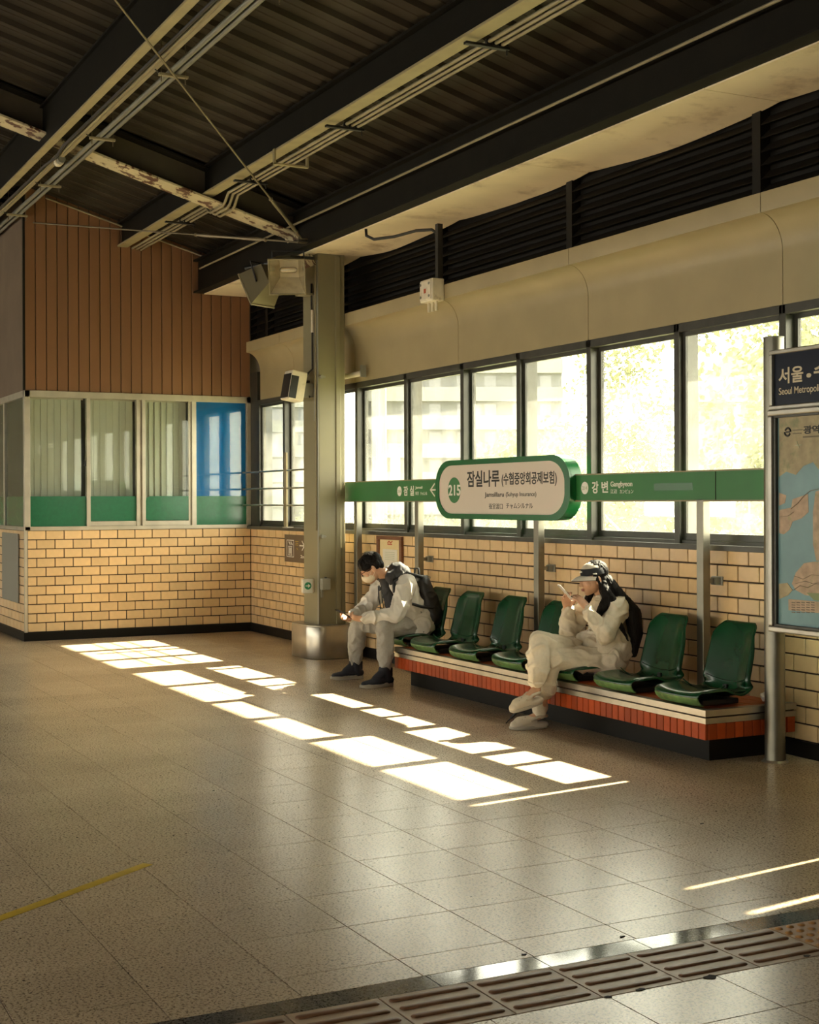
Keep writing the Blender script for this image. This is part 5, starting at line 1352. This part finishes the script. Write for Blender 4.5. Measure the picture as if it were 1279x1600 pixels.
hd_.ell(V(5.285, -0.60, 1.00), (0.09, 0.075, 0.06)); hd_.ell(V(5.285, -0.545, 0.965), (0.095, 0.06, 0.07)); hd_.ell(V(5.29, -0.51, 0.90), (0.10, 0.05, 0.07)); hd_.capsule(V(5.345, -0.70, 0.93), 0.045, V(5.35, -0.60, 1.0), 0.045); hd_.capsule(V(5.20, -0.72, 0.93), 0.045, V(5.21, -0.60, 1.0), 0.045)
hd_.capsule(V(5.26, -0.71, 0.885), 0.062, V(5.27, -0.66, 0.70), 0.07, flat=((0, 1, 0), 0.7))
ho_ = skin('hood', hd_, 0.006, 2, M['hood'], man, 0.008, 13, 8)
for dx in (-0.03, 0.035): obj('drawstring', MB().tube([V(5.27 + dx, -0.765, 0.85), V(5.275 + dx, -0.76, 0.74), V(5.275 + dx, -0.74, 0.64)], 0.005, 6), M['black'], ho_)
# shoes
def shoe(heel, toe, label):
    heel, toe = Vector(heel), Vector(toe); d = (toe - heel); L_ = d.length; d.normalize(); l = V(0, 0, 1).cross(d)
    P = lambda y, x, z: heel + d * (y * L_) + l * x + V(0, 0, z)
    u = MB(); u.capsule(P(0.10, 0, 0.055), 0.043, P(0.55, 0, 0.055), 0.044, flat=((0, 0, 1), 0.85)); u.capsule(P(0.55, 0, 0.05), 0.044, P(0.88, 0.0, 0.040), 0.032, flat=((0, 0, 1), 0.75))
    u.capsule(P(0.18, 0, 0.06), 0.048, P(0.26, 0, 0.145), 0.050); u.capsule(P(0.24, 0, 0.13), 0.044, P(0.52, 0, 0.075), 0.036)
    o = skin('shoe', u, 0.005, 2, M['navy_knit'], man); o['label'] = label
    s = MB(); out = []
    for k in range(28):
        a = 2 * math.pi * k / 28; yy = 0.5 + 0.53 * math.cos(a); w = 0.047 * (abs(math.sin(a)) ** 0.75) * math.copysign(1, math.sin(a)) * (1.04 if yy > .5 else .9)
        out.append((yy, w))
    top = [P(y, w, 0.030 + (0.030 if y < 0.22 else 0.008 * math.sin(9 * y)) ) for y, w in out]; bot = [P(y, w * 0.96, 0.001 + (0.012 if y > 0.97 else 0)) for y, w in out]
    n = len(out); s.add(top + bot, [(k, (k + 1) % n, n + (k + 1) % n, n + k) for k in range(n)] + [tuple(range(n)), tuple(reversed(range(n, 2 * n)))])
    obj('sole', s, M['sole'], o, bevel=0.004, smooth=50)
    obj('pull_tab', MB().capsule(P(0.03, 0, 0.09), 0.012, P(0.02, 0, 0.15), 0.010), M['navy_knit'], o)
shoe((5.495, -0.755, 0), (5.565, -1.085, 0), 'navy knit high-top shoe with pale sole')
shoe((4.915, -0.770, 0), (4.903, -1.070, 0), 'navy knit high-top shoe with pale sole')
# backpack (worn, but a thing of its own)
bp = thing('backpack', 'black nylon backpack hanging on the back of the person in grey', 'backpack', (5.34, -0.28, 0.5))
bk = MB()
ax = (V(5.31, -0.40, 0.93) - V(5.35, -0.245, 0.53)).normalized()
c1, c0_ = V(5.33, -0.405, 0.875), V(5.36, -0.325, 0.575)
for dx in (-0.09, 0.0, 0.09): bk.capsule(c0_ + V(dx, 0, 0), 0.075, c1 + V(dx * 0.85, 0, 0), 0.07)
bk.capsule(c0_ + V(0.10, 0.03, 0.02), 0.055, c0_.lerp(c1, .6) + V(0.09, 0.035, 0), 0.055); bk.capsule(c0_ + V(-0.08, 0.03, 0.02), 0.055, c0_.lerp(c1, .6) + V(-0.08, 0.035, 0), 0.055)
skin('bag', bk, 0.008, 3, M['pack'], bp, 0.005, 10, 2)
for sx in (-1, 1):
    obj('shoulder_strap', MB().tube([c1 + V(0.11 * sx, -0.02, 0.05), V(5.285 + 0.13 * sx, -0.57, 0.965), V(5.285 + 0.135 * sx, -0.70, 0.90), V(5.29 + 0.145 * sx, -0.70, 0.80)], 0.016, 8), M['pack'], bp, smooth=60)
obj('side_strap', MB().tube([V(5.50, -0.56, 0.70), V(5.515, -0.48, 0.675), V(5.50, -0.36, 0.655), c0_ + V(0.15, 0, 0.1)], 0.013, 8), M['pack'], bp, smooth=60)
obj('grab_handle', MB().tube([c1 + V(-0.03, -0.03, 0.07), c1 + V(-0.02, -0.03, 0.125), c1 + V(0.03, -0.02, 0.125), c1 + V(0.04, -0.02, 0.07)], 0.009, 8), M['pack'], bp, smooth=60)
obj('zip', MB().tube([c1 + V(0.14, 0.02, 0.0), c1 + V(0.10, 0.06, 0.05), c1 + V(0, 0.075, 0.06), c1 + V(-0.10, 0.06, 0.05)], 0.004, 6), M['grey_metal'], bp)
ph = thing('phone', 'black phone held low in both hands by the person in grey', 'phone', (5.22, -1.10, 0.6))
pm = frame((0.0, -0.86, 0.50)); pc = V(5.235, -1.095, 0.615)
obj('slab', MB().obox(pc, (0.075, 0.155, 0.009), pm), M['phone'], ph, bevel=0.003)
obj('screen', MB().obox(pc + pm @ V(0, 0, 0.005), (0.069, 0.146, 0.001), pm), mat('phone_screen', (0.02, 0.022, 0.026), 0.1), ph)

# ---------------------------------------------------------------- the woman
wo_ = thing('person', 'person in cream tracksuit and cap, legs crossed, holding up a phone', 'person', (8.05, -0.9, 0))
K = dict(pel=V(8.10, -0.36, 0.48), wai=V(8.10, -0.325, 0.62), che=V(8.10, -0.315, 0.775), nb=V(8.10, -0.345, 0.895), hd=V(8.095, -0.435, 1.045),
         ls=V(8.275, -0.335, 0.845), rs=V(7.925, -0.335, 0.845), le=V(8.335, -0.50, 0.655), re=V(7.88, -0.505, 0.66), lw=V(8.185, -0.545, 0.835), rw=V(7.985, -0.575, 0.825),
         lh=V(8.20, -0.40, 0.475), rh=V(8.00, -0.40, 0.485), lk=V(8.12, -0.80, 0.485), rk=V(8.095, -0.885, 0.605), la=V(8.035, -0.855, 0.09), ra=V(8.165, -0.955, 0.295))
fd = V(-0.14, -0.97, -0.16)
b = MB(); q, A = head(b, K['hd'], fd, s=0.94)
b.capsule(q(0, -0.03, -0.05), 0.045, K['nb'], 0.052)
b.capsule(K['pel'], 0.125, K['wai'], 0.11, flat=((0, 1, 0), 0.8)); b.capsule(K['wai'], 0.11, K['che'], 0.12, flat=((0, 1, 0), 0.75)); b.capsule(K['che'], 0.11, K['nb'], 0.052)
b.capsule(K['ls'], 0.048, K['rs'], 0.048)
for s, e, w in (('ls', 'le', 'lw'), ('rs', 're', 'rw')): b.capsule(K[s], 0.046, K[e], 0.036); b.capsule(K[e], 0.036, K[w], 0.023)
for h, k, a in (('lh', 'lk', 'la'), ('rh', 'rk', 'ra')): b.capsule(K[h], 0.075, K[k], 0.052); b.capsule(K[k], 0.05, K[a], 0.031)
b.capsule(K['la'], 0.032, V(8.03, -1.0, 0.045), 0.028); b.capsule(K['ra'], 0.032, V(8.16, -1.075, 0.205), 0.026)
b.ell(K['ra'] + V(0.028, 0, -0.01), (0.014, 0.014, 0.014)); b.ell(K['la'] + V(0.028, 0, 0), (0.014, 0.014, 0.014))
phc = V(8.045, -0.635, 0.945)
hand(b, K['lw'], V(-0.62, -0.30, 0.74), (-0.72, -0.15, -0.45), -1, (0.15, 0.30, 0.35))
hand(b, K['rw'], V(0.08, -0.28, 0.96), (0.85, -0.20, 0.0), 1, (0.35, 0.65, 0.55))
skin('body', b, 0.0042, 2, M['skin'], wo_)
face_parts(wo_, q, A, 0.94)
# hair: crown, long back fall, front lock
h = MB()
for x, y, z, rx, ry, rz in ((0, -0.028, 0.045, 0.083, 0.098, 0.088), (0, -0.075, -0.03, 0.070, 0.050, 0.090), (0.045, -0.055, -0.05, 0.042, 0.045, 0.075), (-0.045, -0.055, -0.05, 0.042, 0.045, 0.075), (0, -0.075, -0.10, 0.075, 0.05, 0.06), (0.05, -0.06, -0.11, 0.04, 0.045, 0.06)):
    h.ell(q(x, y, z), (rx * .96, ry * .96, rz * .96), A, seg=20, rings=12)
for sx in (-1, 1): h.capsule(q(sx * 0.076, 0.012, 0.02), 0.012, q(sx * 0.080, -0.016, -0.055), 0.014, seg=10)
def lock(pts, rs):
    for (a, ra), (c, rc) in zip(zip(pts, rs), list(zip(pts, rs))[1:]): h.capsule(a, ra, c, rc, seg=12)
lock([q(0.03, -0.085, -0.04), V(8.19, -0.285, 0.90), V(8.29, -0.235, 0.80), V(8.31, -0.225, 0.66), V(8.30, -0.24, 0.52)], [0.055, 0.062, 0.060, 0.050, 0.03])
lock([q(-0.03, -0.085, -0.04), V(8.06, -0.275, 0.88), V(8.05, -0.225, 0.72), V(8.06, -0.225, 0.58)], [0.055, 0.062, 0.05, 0.03])
lock([q(0.06, -0.045, -0.05), V(8.21, -0.385, 0.90), V(8.215, -0.44, 0.84), V(8.20, -0.455, 0.80), V(8.16, -0.465, 0.775)], [0.035, 0.042, 0.034, 0.024, 0.010])
lock([q(0.07, -0.03, -0.05), V(8.25, -0.375, 0.89), V(8.31, -0.40, 0.80), V(8.355, -0.37, 0.70), V(8.37, -0.33, 0.62)], [0.025, 0.032, 0.024, 0.016, 0.006])
lock([q(-0.06, -0.03, -0.06), V(8.02, -0.43, 0.895), V(8.03, -0.46, 0.84)], [0.026, 0.026, 0.010])
skin('hair', h, 0.005, 2, M['hair'], wo_, 0.004, 38, 4, (1, 1, 0.25))
# cap
cp_ = MB(); nseg = 32; vs = []; rings = 9
for i in range(rings + 1):
    t_ = math.pi / 2 * i / rings
    for k in range(nseg):
        a = 2 * math.pi * k / nseg
        vs.append(q(0.090 * math.cos(t_) * math.cos(a), -0.012 + 0.106 * math.cos(t_) * math.sin(a), 0.030 + 0.098 * math.sin(t_) ** 0.9))
fs = [(i * nseg + k, i * nseg + (k + 1) % nseg, (i + 1) * nseg + (k + 1) % nseg, (i + 1) * nseg + k) for i in range(rings) for k in range(nseg)]
cp_.add(vs, fs)
capo = obj('cap', cp_, [M['cap_cream'], M['cap_navy']], wo_, smooth=70)
for pg in capo.data.polygons:
    i, k = divmod(pg.index, nseg)
    a = 360 * (k + .5) / nseg
    back = 180 < a < 345 and not (150 < a < 180)
    pg.material_index = 1 if (i < 3 and not (60 < a < 60)) or (i < 6 and 215 < a < 325) else 0
vis = MB(); top, bot = [], []
for k in range(17):
    a = math.radians(12 + 156 * k / 16)
    for r_, dz in ((0.0, 0.0), (0.5, -0.006), (1.0, -0.024)):
        ext = 0.088 * math.sin(a) ** 1.1 * r_
        x = (0.090 + 0.004 * r_) * math.cos(a); y = -0.012 + 0.104 * math.sin(a) + ext; z = 0.036 + dz + 0.022 * (math.sin(a) - 0.8) - 0.006
        top.append(q(x, y, z)); bot.append(q(x, y, z - 0.004))
fs = []
for k in range(16):
    for r_ in range(2): p = k * 3 + r_; fs.append((p, p + 1, p + 4, p + 3))
n = len(top); vis.add(top, fs)
viso = obj('visor', vis, M['cap_cream'], capo, smooth=60)
v2 = MB(); v2.add(bot, fs); obj('visor_underside', v2, M['cap_navy'], capo, smooth=60)
obj('cap_button', MB().ell(q(0, -0.012, 0.129), (0.009, 0.009, 0.005), A), M['cap_navy'], capo)
obj('front_emblem', MB().capsule(q(-0.020, 0.093, 0.061), 0.004, q(0.014, 0.094, 0.063), 0.004).capsule(q(0.002, 0.093, 0.067), 0.0035, q(0.016, 0.093, 0.066), 0.003), M['white_ink'], capo)
obj('side_emblem', MB().capsule(q(0.088, 0.012, 0.040), 0.006, q(0.084, 0.034, 0.043), 0.004), M['white_ink'], capo)
# trousers
t = MB()
t.capsule(V(8.00, -0.375, 0.49), 0.135, V(8.20, -0.375, 0.485), 0.135); t.capsule(V(8.1, -0.34, 0.52), 0.15, V(8.1, -0.33, 0.58), 0.15, flat=((0, 1, 0), 0.8))
t.capsule(K['lh'], 0.100, K['lk'], 0.074); t.capsule(K['lk'], 0.074, K['lk'].lerp(K['la'], .5), 0.070); t.capsule(K['lk'].lerp(K['la'], .5), 0.070, K['la'] + V(0.0, 0.0, 0.12), 0.058)
t.capsule(K['la'] + V(0, 0, 0.13), 0.062, K['la'] + V(0, 0, 0.03), 0.050)
t.capsule(K['rh'], 0.098, K['rk'], 0.076); t.capsule(K['rk'], 0.078, K['rk'].lerp(K['ra'], .55), 0.080); t.capsule(K['rk'].lerp(K['ra'], .55), 0.080, K['ra'] + V(0, 0.0, 0.085), 0.062)
t.capsule(K['ra'] + V(0, 0, 0.10), 0.062, K['ra'] + V(0, 0, 0.055), 0.047)
tro = skin('trousers', t, 0.006, 3, M['cream2'], wo_, 0.017, 11, 12, (1, 0.55, 0.8))
obj('ankle_cuff', MB().tube([K['ra'] + V(0.047 * math.cos(a), 0.047 * math.sin(a), 0.045) for a in [k * math.pi / 10 for k in range(20)]], 0.010, 8, closed=True), M['cream2'], tro)
# sweatshirt
s_ = MB()
s_.capsule(V(8.11, -0.335, 0.55), 0.175, V(8.10, -0.315, 0.70), 0.17, flat=((0, 1, 0), 0.74)); s_.capsule(V(8.10, -0.315, 0.70), 0.17, V(8.10, -0.315, 0.80), 0.155, flat=((0, 1, 0), 0.74))
s_.capsule(V(8.10, -0.32, 0.80), 0.12, V(8.10, -0.345, 0.875), 0.075); s_.capsule(K['ls'] + V(-.02, 0, -.01), 0.072, K['rs'] + V(.02, 0, -.01), 0.072)
s_.capsule(V(8.13, -0.43, 0.575), 0.10, V(8.05, -0.43, 0.58), 0.10); s_.capsule(V(8.25, -0.37, 0.52), 0.09, V(8.24, -0.31, 0.56), 0.10)
for s, e, w in (('ls', 'le', 'lw'), ('rs', 're', 'rw')):
    s_.capsule(K[s], 0.072, K[e] + V(0, 0, 0.02), 0.068); s_.capsule(K[e] + V(0, 0.01, 0.01), 0.070, K[e].lerp(K[w], .55), 0.056); s_.capsule(K[e].lerp(K[w], .5), 0.055, K[e].lerp(K[w], .86), 0.044)
swo = skin('sweatshirt', s_, 0.0065, 3, M['cream'], wo_, 0.019, 11, 21, (1, 1, 0.7))
for w, e in (('lw', 'le'), ('rw', 're')):
    c = K[e].lerp(K[w], .88); d = (K[w] - K[e]).normalized(); a_ = d.orthogonal().normalized(); b_ = d.cross(a_)
    obj('cuff', MB().cyl(c - d * 0.022, c + d * 0.02, 0.041, 0.036, seg=18, caps=False), M['cream'], swo, smooth=50)
obj('neckband', MB().tube([V(8.10 + 0.066 * math.cos(a), -0.352 + 0.062 * math.sin(a), 0.908 + 0.012 * math.sin(a)) for a in [k * math.pi / 12 for k in range(24)]], 0.012, 8, closed=True), M['cream'], swo, smooth=60)
fl = MB(); fl.add([V(7.97, -0.535, 0.60), V(8.10, -0.565, 0.575), V(8.12, -0.60, 0.565), V(7.99, -0.64, 0.605), V(7.955, -0.665, 0.64), V(7.945, -0.60, 0.63)], [(0, 1, 2, 3), (0, 3, 4, 5)])
obj('turned_up_hem', fl, M['cream'], swo)
hv = []; NS = 44
for zz, rx, ry, cyy in ((0.60, 0.178, 0.135, -0.345), (0.555, 0.196, 0.155, -0.355), (0.515, 0.207, 0.170, -0.365), (0.495, 0.200, 0.165, -0.365)):
    for k in range(NS):
        a = 2 * math.pi * k / NS; w_ = 1 + 0.03 * math.sin(6 * a + zz * 25) + 0.02 * math.sin(13 * a)
        hv.append(V(8.12 + rx * w_ * math.cos(a), cyy + ry * w_ * math.sin(a), zz + (0.06 if math.sin(a) < -0.2 else 0.0) * (-math.sin(a) - 0.2) + 0.006 * math.sin(7 * a)))
hm = MB(); hm.add(hv, [(r * NS + k, r * NS + (k + 1) % NS, (r + 1) * NS + (k + 1) % NS, (r + 1) * NS + k) for r in range(3) for k in range(NS)])
obj('shirt_hem', hm, M['cream'], swo, smooth=80)
obj('chest_print', MB().obox(V(8.075, -0.452, 0.80), (0.075, 0.006, 0.05), Matrix.Rotation(0.2, 3, 'X')), mat('grey_blue_print', (0.10, 0.14, 0.18), 0.7), swo)
# clogs
def clog(heel, toe, lift, label):
    heel, toe = Vector(heel), Vector(toe); d = toe - heel; L_ = d.length; d.normalize(); l = V(0, 0, 1).cross(d).normalized(); u_ = d.cross(l)
    P = lambda y, x, z: heel + d * (y * L_) + l * x + u_ * z
    u = MB(); u.capsule(P(0.16, 0, 0.022), 0.040, P(0.55, 0, 0.024), 0.046, flat=(u_, 0.5)); u.capsule(P(0.42, 0, 0.052), 0.046, P(0.74, 0, 0.044), 0.047, flat=(u_, 1.0)); u.capsule(P(0.70, 0, 0.038), 0.047, P(0.86, 0, 0.032), 0.040, flat=(u_, 0.85)); u.capsule(P(0.10, 0, 0.03), 0.042, P(0.5, 0, 0.034), 0.047, flat=(u_, 0.6))
    o = skin('clog', u, 0.005, 2, M['clog'], wo_); o['label'] = label
    obj('sole', MB().add(*_sole(P)), M['sole'], o, bevel=0.003, smooth=50)
    obj('heel_strap', MB().tube([P(0.52, 0.046, 0.066), P(0.30, 0.048, 0.090), P(0.06, 0.038, 0.088), P(-0.02, 0, 0.086), P(0.06, -0.038, 0.088), P(0.30, -0.048, 0.090), P(0.52, -0.046, 0.066)], 0.010, 8), M['clog'], o, smooth=60)
    hole = MB()
    for yy, xx in ((0.62, 0.02), (0.62, -0.02), (0.72, 0.0), (0.72, 0.03), (0.72, -0.03), (0.82, 0.015), (0.82, -0.015)): hole.ell(P(yy, xx, 0.094 - abs(yy - .62) * .09 - abs(xx) * .35), (0.005, 0.005, 0.005), seg=8, rings=5)
    obj('vent_holes', hole, M['grey_metal'], o)
def _sole(P):
    out = []
    for k in range(28):
        a = 2 * math.pi * k / 28; yy = 0.5 + 0.52 * math.cos(a); w = 0.050 * (abs(math.sin(a)) ** 0.7) * math.copysign(1, math.sin(a)) * (1.0 if yy > .45 else .86); out.append((yy, w))
    n = len(out); return [P(y, w, 0.026) for y, w in out] + [P(y, w * .95, 0.002 + (0.008 if y > .98 else 0)) for y, w in out], [(k, (k + 1) % n, n + (k + 1) % n, n + k) for k in range(n)] + [tuple(range(n)), tuple(reversed(range(n, 2 * n)))]
clog((8.045, -0.80, 0.0), (8.012, -1.075, 0.0), 0, 'cream clog flat on the floor')
clog((8.17, -0.915, 0.195), (8.150, -1.150, 0.140), 0, 'cream clog on the crossed leg, toe pointing down')
ph2 = thing('phone', 'pale cased phone held up in both hands by the person in cream', 'phone', phc)
pm = frame((-0.25, -0.62, 0.74), (0.3, 0.8, 0.5))
obj('slab', MB().obox(phc, (0.073, 0.15, 0.010), pm), M['case'], ph2, bevel=0.003)
obj('screen', MB().obox(phc + pm @ V(0, 0, 0.0055), (0.066, 0.14, 0.001), pm), M['phone'], ph2)
um = thing('folded_umbrella', 'thin black folded umbrella leaning on the bench beside the crossed legs', 'umbrella', (7.80, -0.99, 0))
ua, ub = V(7.80, -0.985, 0.012), V(7.985, -0.745, 0.335)
obj('canopy', MB().tube([ua.lerp(ub, .12), ua.lerp(ub, .45), ua.lerp(ub, .9)], [0.008, 0.017, 0.022], 10), M['pack'], um, smooth=60)
obj('tip', MB().cyl(ua, ua.lerp(ub, .14), 0.004), M['black'], um); obj('handle', MB().capsule(ua.lerp(ub, .9), 0.012, ua.lerp(ub, 1.0), 0.013), M['black'], um, smooth=60)
